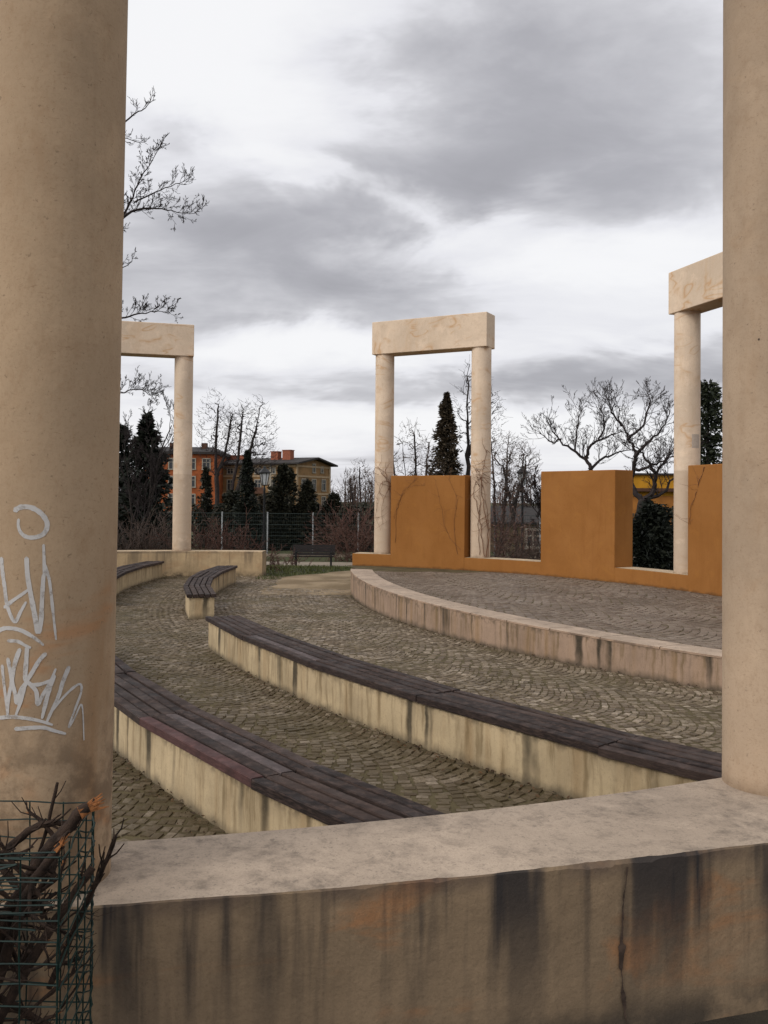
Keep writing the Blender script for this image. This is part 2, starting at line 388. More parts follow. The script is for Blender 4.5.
vs = [(x, y, gz(x, y)) for y in ys for x in xs]
nx = len(xs)
mb.add(vs, [(j * nx + i, j * nx + i + 1, (j + 1) * nx + i + 1, (j + 1) * nx + i) for j in range(len(ys) - 1) for i in range(nx - 1)])
tag(mb.build('ground', M['soil'], smooth=60), kind='structure')
mb = MB(); n = 96
mb.add([(RC[0], RC[1], .001)] + [polar(RC, 8.78, 2 * PI * i / n, .001) for i in range(n)], [(0, 1 + i, 1 + (i + 1) % n) for i in range(n)])
tag(mb.build('paving_bed', M['joint']), kind='structure')

rng = random.Random(7)
def sett(mb, p, t, n_, w, h, z, rg):
    """one hewn stone: p centre, t/n_ unit axes, w/h sizes"""
    tilt = (rg.uniform(-.03, .03), rg.uniform(-.03, .03)); vs = []
    for k, (a, b) in enumerate(((-1, -1), (1, -1), (1, 1), (-1, 1))):
        ja, jb = a * (w / 2 - rg.uniform(.0025, .007)), b * (h / 2 - rg.uniform(.0025, .007))
        top = p + t * (ja * .88) + n_ * (jb * .88)
        bot = p + t * ja + n_ * jb
        vs.append((bot.x, bot.y, -.012 + z)); vs.append((top.x, top.y, z + .006 + tilt[0] * ja + tilt[1] * jb))
    c = p; zc = z + .0085
    vs.append((c.x, c.y, zc))
    fs = [(1, 3, 8), (3, 5, 8), (5, 7, 8), (7, 1, 8), (0, 2, 3, 1), (2, 4, 5, 3), (4, 6, 7, 5), (6, 0, 1, 7)]
    mb.add(vs, fs)
def inside_paving(x, y):
    p = (x, y)
    if math.hypot(x - RC[0], y - RC[1]) > 8.52: return False
    if math.hypot(x - SC[0], y - SC[1]) < SR + .03: return False
    d = math.hypot(x - B2[0], y - B2[1])
    if B2R - .33 < d < B2R - .02 and y < 10.4: return False
    d = math.hypot(x - B1[0], y - B1[1])
    if B1R - .33 < d < B1R - .02 and y < 9.6: return False
    d = math.hypot(x - BA[0], y - BA[1])
    if BAR - .33 < d < BAR - .02 and 12.9 < y < 18.5: return False
    d = math.hypot(x - BB[0], y - BB[1])
    if BBR + .02 < d < BBR + .34 and y > 14: return False
    # worn sandy way out of the ring
    g = 17.2 + .35 * fbm(x * 1.3, y * 1.3)
    if x > -2.1 + .3 * fbm(y, 3) and y > g: return False
    return True
mb = MB(); bw = 1.05; pitch = .072; nac = 14
for b in range(0, 8):
    rm = SR + .02 + bw * (b + .5)
    ntan = int(rm * R(115) / pitch)
    for k in range(ntan):
        for j in range(nac):
            u = (j + .5 + ((k % 2) * .5 - .25) * .7) / nac - .5 + rng.uniform(-.006, .006)
            s = k * pitch + .34 * (1 - 4 * u * u) + rng.uniform(-.007, .007)
            sl = -.34 * 8 * u / bw                # slope of the arc
            a = R(137) + s / rm
            r_ = rm + u * bw
            p = polar(SC, r_, a)
            if not inside_paving(p.x, p.y): continue
            er = Vector((math.cos(a), math.sin(a), 0)); et = Vector((-math.sin(a), math.cos(a), 0))
            t_ = (er + et * sl).normalized(); t_.rotate(Matrix.Rotation(rng.gauss(0, .07), 3, 'Z')); n_ = Vector((-t_.y, t_.x, 0)); p += Vector((rng.gauss(0, .004), rng.gauss(0, .004), 0))
            sett(mb, p, t_, n_, rng.uniform(.9, 1.08) * bw / nac * (1 + .2 * abs(sl)), pitch * .98 / math.sqrt(1 + sl * sl * .6), rng.uniform(-.003, .003) + .006 * fbm(p.x * .9, p.y * .9), rng)
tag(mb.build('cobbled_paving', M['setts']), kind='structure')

mb = MB()                                   # sandy way through the gap
loop = []
N = 40
xl = lambda y: (-2.25 + .35 * fbm(y * .9, 1.7)) if y < 19.5 else (-2.25 + (y - 19.5) * .62 + .25 * fbm(y * .9, 1.7))
secs = []
for i in range(N + 1):
    y = 16.2 + 8.3 * i / N
    x0 = xl(y); x1 = -.2 if y < 19.6 else 3.6
    secs.append((x0, x1, y))
vs = []
for x0, x1, y in secs:
    for q in range(9):
        x = x0 + (x1 - x0) * q / 8
        vs.append((x, y, gz(x, y) + (.030 if y > 19.4 else (.0255 if y < 18.2 else .030))))
mb.add(vs, [(i * 9 + q, i * 9 + q + 1, (i + 1) * 9 + q + 1, (i + 1) * 9 + q) for i in range(N) for q in range(8)])
tag(mb.build('gravel_path', M['gravel'], smooth=60), kind='structure')
mb = MB(); vs = []
for i in range(61):
    x = -45 + 1.5 * i
    for q in range(4):
        y = 38.2 + 1.25 * q
        vs.append((x, y, gz(x, y) + .03))
mb.add(vs, [(i * 4 + q, (i + 1) * 4 + q, (i + 1) * 4 + q + 1, i * 4 + q + 1) for i in range(60) for q in range(3)])
tag(mb.build('park_path', M['asphalt'], smooth=60), kind='structure')

mb = MB(); rg = random.Random(3)            # winter grass
def blade(x, y, h, w):
    z = gz(x, y) + .0; a = rg.uniform(0, 2 * PI); l = rg.uniform(.2, .8) * h
    dx, dy = math.cos(a) * w, math.sin(a) * w
    b = rg.uniform(0, 2 * PI)
    mb.add([(x - dx, y - dy, z), (x + dx, y + dy, z), (x + math.cos(b) * l, y + math.sin(b) * l, z + h)], [(0, 1, 2)])
c_ = 0
while c_ < 26000:
    y = 19.2 + 19 * rg.random() ** 1.6; x = -9.5 + 11 * rg.random()
    d = math.hypot(x - RC[0], y - RC[1])
    if d < 9.1 and not (x > -2.65 and x < -.6 and y > 19.0): continue
    if y < 24.6 and x > xl(y) - .05: continue
    blade(x, y, rg.uniform(.03, .10), rg.uniform(.006, .014)); c_ += 1
tag(mb.build('grass', M['grass']), 'short winter grass sloping down from the gap in the ring', 'grass', kind='stuff')

# fallen leaves along the foot of benches and walls, massed dark as contact shading
mb = MB(); rg = random.Random(5)
def dead_leaf_or_shade_bit(x, y, z):
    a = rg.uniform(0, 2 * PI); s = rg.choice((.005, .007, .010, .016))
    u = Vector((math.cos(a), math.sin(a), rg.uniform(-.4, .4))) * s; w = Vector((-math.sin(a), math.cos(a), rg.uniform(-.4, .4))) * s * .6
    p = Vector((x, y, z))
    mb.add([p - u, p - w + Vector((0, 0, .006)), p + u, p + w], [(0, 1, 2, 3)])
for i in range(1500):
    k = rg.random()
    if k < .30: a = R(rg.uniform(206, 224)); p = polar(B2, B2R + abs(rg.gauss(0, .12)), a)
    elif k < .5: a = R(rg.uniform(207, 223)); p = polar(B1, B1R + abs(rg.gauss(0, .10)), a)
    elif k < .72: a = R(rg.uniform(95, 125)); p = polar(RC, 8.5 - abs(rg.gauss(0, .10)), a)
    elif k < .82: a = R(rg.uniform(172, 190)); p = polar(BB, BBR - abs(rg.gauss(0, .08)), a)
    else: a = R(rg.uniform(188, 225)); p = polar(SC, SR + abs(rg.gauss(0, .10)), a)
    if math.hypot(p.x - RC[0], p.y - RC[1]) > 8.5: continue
    dead_leaf_or_shade_bit(p.x, p.y, .022)
tag(mb.build('leaves_and_contact_shade', M['leaf']), 'brown dead leaves and dark bits added as contact shading along the foot of benches and stage', 'leaves', kind='stuff')

# ------------------------------------------------------------------ near wall (we look over it)
WF = ((-3.49, 18.12), 15.72); WB = ((-3.05, 13.38), 10.48)
def wall_y(w, x): return w[0][1] - math.sqrt(w[1] ** 2 - (x - w[0][0]) ** 2)
mb = MB(); secs = []; n = 420
for i in range(n + 1):
    x = -3.0 + 6.6 * i / n
    yf, yb = wall_y(WF, x), wall_y(WB, x)
    tx = x; nrm = Vector((x - WF[0][0], yf - WF[0][1], 0)).normalized()      # pointing outward
    c1 = .004 + .002 * abs(fbm(x * 3, 0)) + .0025 * abs(fbm(x * 31, 2.0))
    for cx_, cw, cd in ((.69, .10, .018), (.86, .05, .013), (1.02, .06, .010), (.18, .02, .010), (-.05, .015, .008), (.52, .03, .007)):
        e = math.exp(-((x - cx_) / cw) ** 2); c1 += cd * e * (.55 + .9 * abs(fbm(x * 45, 5)))
    dz = .003 * fbm(x * 2.3, 9.0)
    w_ = .004 * fbm(x * 4, 4)
    f0 = Vector((x, yf, 0)) + nrm * w_
    bk = Vector((x - .0, yb, 0))
    secs.append([Vector((f0.x, f0.y, -.03)), Vector((f0.x, f0.y, .27)) + nrm * (.004 * fbm(x * 5, 7)), Vector((f0.x, f0.y, .54 - c1 + dz)),
                 Vector((f0.x, f0.y, .54 + dz)) - nrm * (c1 * .9), Vector((x, (yf + yb) / 2, .541)),
                 Vector((bk.x, bk.y - .012, .54)), Vector((bk.x, bk.y, .528)), Vector((bk.x, bk.y, -.03))])
mb.sections(secs)
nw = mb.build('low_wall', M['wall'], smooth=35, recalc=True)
tag(nw, 'stained low plaster wall in the foreground with chipped pale top and black drip marks', 'wall')
# crack with a peeled flake on its face
def wallpt(x, z, out=.0):
    y = wall_y(WF, x); nr = Vector((x - WF[0][0], y - WF[0][1], 0)).normalized()
    return Vector((x, y, z)) + nr * out
mb = MB()
cr = [(.795 - .02 * math.sin(q * 3.1) + .006 * fbm(q * 9, 3), .52 - .52 * q, max(.0012, .003 + .018 * max(0, fbm(q * 5.5, 8) + .15) + (.012 if .48 < q < .62 else 0) + .003 * fbm(q * 40, 2))) for q in [i / 60 for i in range(61)]]
ptsL = [wallpt(x - w * .5, z, .0045) for x, z, w in cr]; ptsR = [wallpt(x + w * .5, z, .0045) for x, z, w in cr]
mb.add(ptsL + ptsR, [(i, len(cr) + i, len(cr) + i + 1, i + 1) for i in range(len(cr) - 1)])
mb.build('crack', flat_mat('crack_earth', (.055, .036, .026), .4, 30), nw)
# ------------------------------------------------------------------ arches
ZB, ZT, BH = .54, 4.76, .69
def column_mesh(c, r, seed, lean=0.0):
    mb = MB(); prof = []
    for i in range(25):
        z = ZB + (ZT - ZB) * i / 24
        prof.append((r * (1 + .003 * fbm(z * 1.7, seed)), z))
    mb.lathe(prof, (c[0], c[1], 0), 72)
    mb.v = [(x + lean * (z - ZB), y, z) for x, y, z in mb.v]
    return mb
def make_arch(c1, c2, r, label, mc1, mc2, mbeam, over=.20, depth=.45, seed=0, lean=(0, 0)):
    mid = Vector(((c1[0] + c2[0]) / 2, (c1[1] + c2[1]) / 2, ZB)); off = tuple(mid)
    root = empty('arch', mid, 0, label, 'arch', 'arches of the ring')
    cols = []
    for k, (c, m) in enumerate(((c1, mc1), (c2, mc2))):
        cols.append(column_mesh(c, r, seed + k, lean[k]).build('column', m, root, smooth=40, off=off))
    d = Vector((c2[0] - c1[0], c2[1] - c1[1], 0)); L = d.length + 2 * over; a = math.atan2(d.y, d.x)
    mb = MB(); mb.box((mid.x, mid.y, ZT + BH / 2 + .001), (L, depth, BH), a)
    bm_ = mb.build('beam', mbeam, root, bevel=.012, off=off)
    return root, cols, bm_
ringp = lambda deg: (RC[0] + 8.8 * math.cos(R(deg)), RC[1] + 8.8 * math.sin(R(deg)))
near, ncols, _ = make_arch((-1.035, 2.84), (1.618, 3.82), .2, 'nearest arch framing the view, its left column sprayed with white graffiti', M['col_brown'], M['col_pale'], M['beam'], lean=(.006, 0))
ncols[0]['label'] = 'brown stained column with white graffiti'; ncols[1]['label'] = 'pale clean column'
make_arch(ringp(112.5), (-4.40, 20.085), .2, 'pale arch on the far left low wall before dark trees', M['col'], M['col'], M['beam'], seed=3)
midarch, mcols, _ = make_arch((0.0, 19.58), (1.95, 18.545), .2, 'pale arch with bare vine stems, rising over the left end of the orange wall', M['col'], M['col'], M['beam'], seed=6)
rarch, rcols, _ = make_arch((4.91, 14.905), ringp(8.8), .205, 'pale arch at the right end of the orange wall, half hidden by the near column', M['col'], M['col'], M['beam'], seed=9)
# little grey painted-over patch on the right arch's column
mb = MB(); cc = (4.91, 14.905)
for i in range(6):
    a0, a1 = R(-100 + 7 * i + 12), R(-100 + 7 * (i + 1) + 12)
    mb.add([polar(cc, .208, a0, 2.56), polar(cc, .208, a1, 2.56), polar(cc, .208, a1, 2.78), polar(cc, .208, a0, 2.78)], [(0, 1, 2, 3)])
mb.build('paint_patch', M['patchpaint'], rcols[0], off=tuple(rarch.location))
# graffiti: (angle, z) on the near left column
GR = [[(-1.726,1.658),(-1.649,1.667),(-1.543,1.669),(-1.44,1.663),(-1.339,1.648),(-1.268,1.625),(-1.277,1.602),(-1.345,1.587),(-1.454,1.581),(-1.557,1.584),(-1.633,1.597),(-1.667,1.616),(-1.664,1.633)],
[(-1.93,1.52),(-1.905,1.481),(-1.889,1.464),(-1.855,1.431),(-1.812,1.385),(-1.692,1.34),(-1.604,1.369),(-1.532,1.396)],[(-1.855,1.38),(-1.738,1.398),(-1.586,1.419),(-1.504,1.432)],
[(-1.536,1.522),(-1.518,1.474),(-1.473,1.424),(-1.408,1.361),(-1.358,1.31),(-1.321,1.34),(-1.312,1.402),(-1.3,1.465),(-1.288,1.482),(-1.307,1.56)],
[(-1.299,1.507),(-1.227,1.465),(-1.194,1.423),(-1.161,1.368),(-1.111,1.287)],[(-2.05,1.30),(-1.882,1.318),(-1.754,1.321),(-1.599,1.316),(-1.454,1.301),(-1.353,1.286),(-1.282,1.273)],
[(-1.786,1.285),(-1.639,1.284),(-1.523,1.272),(-1.451,1.266)],[(-1.872,1.213),(-1.848,1.176),(-1.807,1.126),(-1.766,1.068)],
[(-1.781,1.233),(-1.744,1.202),(-1.718,1.169),(-1.759,1.119),(-1.766,1.068)],[(-1.605,1.261),(-1.667,1.224),(-1.707,1.177),(-1.66,1.136),(-1.625,1.107),(-1.586,1.145),(-1.515,1.166)],
[(-1.502,1.266),(-1.509,1.228),(-1.515,1.178),(-1.443,1.161),(-1.362,1.14),(-1.339,1.104),(-1.263,1.135),(-1.186,1.163),(-1.109,1.202)],
[(-1.251,1.248),(-1.329,1.23),(-1.416,1.199),(-1.514,1.161),(-1.563,1.12),(-1.644,1.072)],[(-1.433,1.161),(-1.324,1.161),(-1.206,1.168),(-1.127,1.175)],
[(-1.128,1.183),(-1.194,1.142),(-1.24,1.101),(-1.277,1.064)],[(-.925,1.205),(-1.005,1.164),(-1.063,1.123),(-1.15,1.083),(-1.217,1.051)],
[(-1.15,1.083),(-.981,1.122),(-.834,1.146),(-.744,1.15),(-.731,1.128),(-.807,1.088),(-.912,1.031),(-.827,1.054),(-.716,1.089),(-.671,.985)],
[(-2.05,1.062),(-1.858,1.065),(-1.687,1.069),(-1.476,1.065),(-1.296,1.056),(-1.137,1.043)],[(-1.641,1.035),(-1.434,1.038),(-1.256,1.037),(-1.116,1.026),(-.953,1.013)]]
WID = [.0072,.0065,.005,.0070,.0045,.0058,.0048,.005,.006,.006,.0062,.0058,.005,.0062,.0058,.0036,.0055,.0058]
mb = MB(); rg = random.Random(2)
def catmull(pts, k=6):
    P = [pts[0]] + list(pts) + [pts[-1]]; out = []
    for i in range(1, len(P) - 2):
        for j in range(k):
            t = j / k; q = []
            for d in range(len(pts[0])):
                p0, p1, p2, p3 = P[i-1][d], P[i][d], P[i+1][d], P[i+2][d]
                q.append(.5 * (2*p1 + (p2-p0)*t + (2*p0-5*p1+4*p2-p3)*t*t + (3*p1-p0-3*p2+p3)*t**3))
            out.append(tuple(q))
    out.append(tuple(pts[-1])); return out
rC = .2
for si, (st, w) in enumerate(zip(GR, WID)):
    c = catmull(st); L = []; Rr = []
    for i, (a, z) in enumerate(c):
        i0, i1 = max(i - 1, 0), min(i + 1, len(c) - 1)
        dx, dz = (c[i1][0] - c[i0][0]) * rC, c[i1][1] - c[i0][1]
        l = math.hypot(dx, dz) or 1
        ww = w * (.85 + .35 * abs(fbm(i * .21, si * 3.3))) * (1 - .5 * (i / len(c)) ** 3) * 1.1
        nxx, nz = -dz / l * ww, dx / l * ww
        rr = rC + .0007 + .00006 * si
        L.append(polar((-1.035 + .006 * (z - ZB), 2.84), rr, a + nxx / rC, z + nz)); Rr.append(polar((-1.035 + .006 * (z - ZB), 2.84), rr, a - nxx / rC, z - nz))
    m_ = len(c)
    mb.add(L + Rr, [(i, m_ + i, m_ + i + 1, i + 1) for i in range(m_ - 1)])
    # rounded ends
    for (a, z), ww in ((c[0], w * .85), (c[-1], w * .45)):
        ring = [polar((-1.035 + .006 * (z - ZB), 2.84), rC + .0007 + .00006 * si + .00003, a + math.cos(2 * PI * k / 10) * ww * .8 / rC, z + math.sin(2 * PI * k / 10) * ww * .8) for k in range(10)]
        mb.add(ring, [tuple(range(10))])
mb.build('graffiti', M['paint'], ncols[0], off=tuple(near.location))
# paint chips on the right near column
for a, z, s in ((-2.02, 1.78, .010), (-1.86, 1.22, .006), (-1.72, 1.165, .007), (-1.66, 1.10, .008), (-1.60, 1.04, .006), (-1.50, 1.30, .009), (-1.70, 2.72, .007), (-2.25, 2.35, .004)):
    ring = [polar((1.618, 3.82), .2014, a + math.cos(2 * PI * k / 9) * s * 1.3 * rg.uniform(.5, 1.1) / .2, z + math.sin(2 * PI * k / 9) * s * 1.3 * rg.uniform(.6, 1.2)) for k in range(9)]
    mb = MB(); mb.add(ring, [tuple(range(9))]); mb.build('paint_chip', M['chip'], ncols[1], off=tuple(near.location))

# far left low wall
mb = MB(); secs = []; n = 120
for i in range(n + 1):
    a = R(86.6) + R(44) * i / n
    secs.append([polar(RC, 8.54, a, -.3), polar(RC, 8.54, a, .53), polar(RC, 8.552, a, .54), polar(RC, 9.02, a, .54), polar(RC, 9.03, a, .53), polar(RC, 9.03, a, -.3)])
mb.sections(secs)
tag(mb.build('low_wall', M['farwall'], smooth=35, recalc=True), 'pale low plaster wall at the far left carrying an arch, ending at the grassy gap', 'wall')

# ------------------------------------------------------------------ stage
stage = empty('stage', (5.2, 12.0, 0), 0, 'raised round stage paved with small stones behind a pale kerb, before the orange wall', 'stage')
offs = (5.2, 12.0, 0)
A0, A1 = R(182.2), R(238)
mb = MB(); secs = []; n = 150; kz = lambda y: min(.40, .31 + .0118 * max(0, y - 8.2))
ksecs = []; csecs = []
for i in range(n + 1):
    a = A0 + (A1 - A0) * i / n; y = SC[1] + SR * math.sin(a); zt = kz(y)
    w_ = .003 * fbm(i * .4, 3)
    ksecs.append([polar(SC, SR + w_, a, -.05), polar(SC, SR - .03, a, -.05), polar(SC, SR - .03, a, zt - .004), polar(SC, SR + w_, a, zt - .014)])
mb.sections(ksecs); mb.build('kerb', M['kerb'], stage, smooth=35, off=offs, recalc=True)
mb = MB()                                   # coping slabs, one island each
ns = 19
for k in range(ns):
    a0 = A0 + (A1 - A0) * k / ns + .0004; a1 = A0 + (A1 - A0) * (k + 1) / ns - .0004
    secs = []
    for i in range(7):
        a = a0 + (a1 - a0) * i / 6; y = SC[1] + SR * math.sin(a); zt = kz(y)
        j = .004 * fbm(a * 60, 1)
        secs.append([polar(SC, SR + .006 + j, a, zt - .014), polar(SC, SR + .004 + j, a, zt + .004 + j), polar(SC, SR - .012, a, zt + .010), polar(SC, SR - .40, a, zt - .004), polar(SC, SR - .40, a, zt - .12)])
    mb.sections(secs)
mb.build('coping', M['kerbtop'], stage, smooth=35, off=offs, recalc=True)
DZ = .288
def on_stage(x, y):
    return math.hypot(x - SC[0], y - SC[1]) < SR - .44 and math.hypot(x - RC[0], y - RC[1]) < 8.46
mb = MB(); rg = random.Random(12)
# deck bed polygon
poly = [polar(SC, SR - .41, A0 + (A1 - A0) * i / 40) for i in range(41)]
poly2 = [polar(RC, 8.52, R(-12) + R(86) * i / 40) for i in range(41)]
bed = [(p.x, p.y, DZ) for p in poly if math.hypot(p.x - RC[0], p.y - RC[1]) < 8.53] + [(p.x, p.y, DZ) for p in poly2]
mb.add(bed, [tuple(range(len(bed)))])
mb.build('deck_bed', M['joint'], stage, off=offs)
mb = MB()
for b in range(0, 7):
    rm = SR - .45 - 1.1 * (b + .5)
    for k in range(int(rm * R(60) / .105)):
        for j in range(10):
            u = (j + .5 + (k % 2) * .4 - .2) / 10 - .5
            s = k * .105 + .22 * (1 - 4 * u * u) + rg.uniform(-.008, .008); sl = -.22 * 8 * u / 1.1
            a = R(178) + s / rm; p = polar(SC, rm + u * 1.1, a)
            if not on_stage(p.x, p.y): continue
            er = Vector((math.cos(a), math.sin(a), 0)); et = Vector((-math.sin(a), math.cos(a), 0))
            t_ = (er + et * sl).normalized()
            sett(mb, p, t_, Vector((-t_.y, t_.x, 0)), .11 * (1 + .25 * abs(sl)), .10, DZ - .001 + rg.uniform(-.0025, .0025) + .004 * fbm(p.x * .8, p.y * .8), rg)
mb.build('deck', M['deck'], stage, off=offs)

# ------------------------------------------------------------------ orange stage wall
ow = empty('stage_wall', (2.9, 17.3, .0), 0, 'bright orange wall of three upright slabs on a low base behind the stage', 'wall'); offo = (2.9, 17.3, 0)
mb = MB(); arc_prism(mb, RC, 8.5, 8.95, R(73.1), R(-14), -.9, .54, 120)
mb.build('base', M['orange'], ow, bevel=.008, off=offo, smooth=30, recalc=True)
# pale top of the low base, seen in the gaps between slabs
mb = MB()
for d0, d1 in ((73.0, 67.35), (55.9, 44.4), (32.6, 21.45)):
    secs = []
    for i in range(13):
        a = R(d0 + (d1 - d0) * i / 12)
        secs.append([polar(RC, 8.506, a, .5405), polar(RC, 8.94, a, .5405), polar(RC, 8.94, a, .5445), polar(RC, 8.506, a, .5445)])
    mb.sections(secs)
mb.build('sill', M['farwall'], ow, off=offo, recalc=True)
for d0, d1, zt in ((67.34, 56.0, 2.19), (44.26, 32.77, 2.245), (21.32, -6.0, 2.27)):
    mb = MB(); arc_prism(mb, RC, 8.4965, 8.9535, R(d0), R(d1), .2, zt, max(10, int(abs(d1 - d0) * 1.2)))
    mb.build('panel', M['orange'], ow, bevel=.012, off=offo, smooth=30, recalc=True)

# ------------------------------------------------------------------ curved benches
def make_bench(c, rin, rout, a0, a1, label, endcap=(0, 0), seclen=1.45, special=(), zt=.30, seed=0):
    """seat between rin and rout, base set back under it"""
    am = (a0 + a1) / 2; base = polar(c, (rin + rout) / 2, am, 0); off = tuple(base)
    root = empty('curved_bench', base, 0, label, 'bench', 'curved benches before the stage')
    mb = MB(); n = max(24, int(abs(a1 - a0) * rout / .12)); secs = []
    for i in range(n + 1):
        a = a0 + (a1 - a0) * i / n
        j = .002 * fbm(a * 40, seed)
        secs.append([polar(c, rin + .035, a, -.05), polar(c, rin + .035, a, zt - .008), polar(c, rin + .043, a, zt), polar(c, rout - .048, a, zt), polar(c, rout - .04 + j, a, zt - .008), polar(c, rout - .04 + j, a, -.05)])
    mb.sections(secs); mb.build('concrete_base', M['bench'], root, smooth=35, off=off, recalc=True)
    rg = random.Random(seed + 40)
    ns = max(2, round(abs(a1 - a0) * (rin + rout) / 2 / seclen)); npl = 5; pw = (rout - rin) / npl
    e = .045 / rout * (1 if a1 > a0 else -1)
    b0, b1 = a0 - e * .6, a1 + e * .6
    mb = MB(); sp = {}
    for s in range(ns):
        for k in range(npl):
            tgt = mb
            if (s, k) in special: tgt = sp.setdefault(special[(s, k)], MB())
            g = .0022 / rout * (1 if a1 > a0 else -1)
            aa = b0 + (b1 - b0) * s / ns + g + rg.uniform(-1, 1) * .0002; ab = b0 + (b1 - b0) * (s + 1) / ns - g
            r0 = rin + pw * k + .0075; r1 = rin + pw * (k + 1) - .0075
            z0 = zt + .006 + rg.uniform(0, .005); dz0, dz1 = rg.uniform(-.005, .005), rg.uniform(-.005, .005)
            h = .046
            tw = rg.uniform(-.002, .002); sh = rg.uniform(-.003, .003)
            secs = []
            straight = 2
            for i in range(3):
                t = i / 2; a = aa + (ab - aa) * t
                # straight timber: chord of the arc
                P0 = polar(c, r0 + sh, aa).lerp(polar(c, r0 + sh, ab), t); P1 = polar(c, r1 + sh, aa).lerp(polar(c, r1 + sh, ab), t)
                zz = z0 + dz0 * (1 - t) + dz1 * t
                ed = .005
                u = (P1 - P0).normalized()
                secs.append([Vector((P0.x, P0.y, zz)), Vector((P0.x, P0.y, zz + h - ed)), Vector((P0.x, P0.y, zz + h + tw)) + u * ed,
                             Vector((P1.x, P1.y, zz + h - tw)) - u * ed, Vector((P1.x, P1.y, zz + h - ed)), Vector((P1.x, P1.y, zz))])
            tgt.sections(secs)
    mb.build('seat', M['wood'], root, off=off, recalc=True)
    for key, m in sp.items():
        o = m.build('plank', M[key], root, off=off, recalc=True)
        o['label'] = {'redwood': 'reddish plank at the front edge of the seat', 'greywood': 'paler grey plank of the seat'}[key]
    return root
def ang(c, p): return math.atan2(p[1] - c[1], p[0] - c[0]) % (2 * PI)
b2s = ang(B2, (-1.97, 10.43)); b2e = ang(B2, (2.35, 4.05))
make_bench(B2, B2R - .37, B2R + .04, b2s, b2e, 'long curved bench in the middle row, between nearest bench and stage', seed=1, special={(1, 3): 'greywood'})
b1s = ang(B1, (-3.45, 9.6)); b1e = ang(B1, (.36, 3.35))
make_bench(B1, B1R - .38, B1R + .04, b1s, b1e, 'nearest curved bench with one reddish plank, running into the foreground wall', seed=2, special={(3, 4): 'redwood', (3, 2): 'greywood'})
bas = ang(BA, (-2.73, 12.80)); bae = ang(BA, (-3.25, 18.3))
make_bench(BA, BAR - .38, BAR + .04, bas, bae, 'short curved bench seen end-on before the far left wall', seed=3)
bbs = ang(BB, (-4.2, 14.1)); bbe = ang(BB, (-4.6, 19.35))
make_bench(BB, BBR - .035, BBR + .37, bbs, bbe, 'far left curved bench half hidden behind the brown column', seed=4)

# ------------------------------------------------------------------ wire basket with cut branches
bk = empty('wire_basket', (-1.05, 2.32, 0), 0, 'green wire mesh basket full of cut branches before the foreground wall', 'basket'); ob = (-1.05, 2.32, 0)
X0, X1, Y0, Y1, ZTb = -1.46, -.735, 2.12, 2.50, .875
wr = .0021; rg = random.Random(9)
def wire(mb, p, q, k=6, j=.003, r=wr):
    p = Vector(p); q = Vector(q); pts = []
    for i in range(k + 1):
        v = p.lerp(q, i / k)
        if 0 < i < k: v += Vector((rg.uniform(-j, j), rg.uniform(-j, j), rg.uniform(-j, j)))
        pts.append(v)
    mb.tube(pts, r, 5)
xr = lambda y: X1 - .040 * (y - Y0) / (Y1 - Y0)
for y in (Y0, Y1):
    mb = MB()
    for i in range(9):
        x = xr(y) - .0875 * i
        if x > X0 - .01: wire(mb, (x, y, .0), (x + rg.uniform(-.006, .006), y, ZTb), 8)
    for i in range(19):
        z = ZTb - .0485 * i
        if z > .01: wire(mb, (X0, y, z + rg.uniform(-.006, .006)), (xr(y), y + rg.uniform(-.003, .003), z), 8)
    mb.build('wire_panel', M['greenwire'], bk, off=ob, smooth=60)
for side in (0, 1):
    mb = MB()
    for i in range(5):
        y = Y0 + (Y1 - Y0) * (i + .02) / 4.04
        x = xr(y) if side else X0
        wire(mb, (x, y, 0), (x, y, ZTb), 8)
    for i in range(18):
        z = ZTb - .0485 * i - .01
        wire(mb, ((xr(Y0) if side else X0) + .003, Y0, z), ((xr(Y1) if side else X0) + .003, Y1, z + .004), 5, .006)
    mb.build('wire_panel', M['greenwire'], bk, off=ob, smooth=60)
mb = MB()                                   # slack strands bunched near the top, and clip spirals on the corner
for i in range(13):
    z = ZTb - .01 - .012 * i + rg.uniform(-.008, .008)
    wire(mb, (X0, Y0 - .004, z + rg.uniform(-.02, .02)), (X1 - rg.uniform(.0, .12), Y0 - .006, z + rg.uniform(-.02, .03)), 7, .006)
wire(mb, (-1.02, Y0 - .008, .80), (-.83, Y0 - .006, .86), 4, .004, .003)
for i in range(16):
    z = ZTb - .03 - .052 * i
    if z < .03: break
    mb.tube([Vector((xr(Y1) + .002 + .012 * math.sin(t * 1.1), Y1 - .02 - .10 * t / 6, z - .018 * math.sin(t * .9) - .006 * t)) for t in range(7)], .0022, 5)
mb.build('binding_wire', M['greenwire'], bk, off=ob, smooth=60)

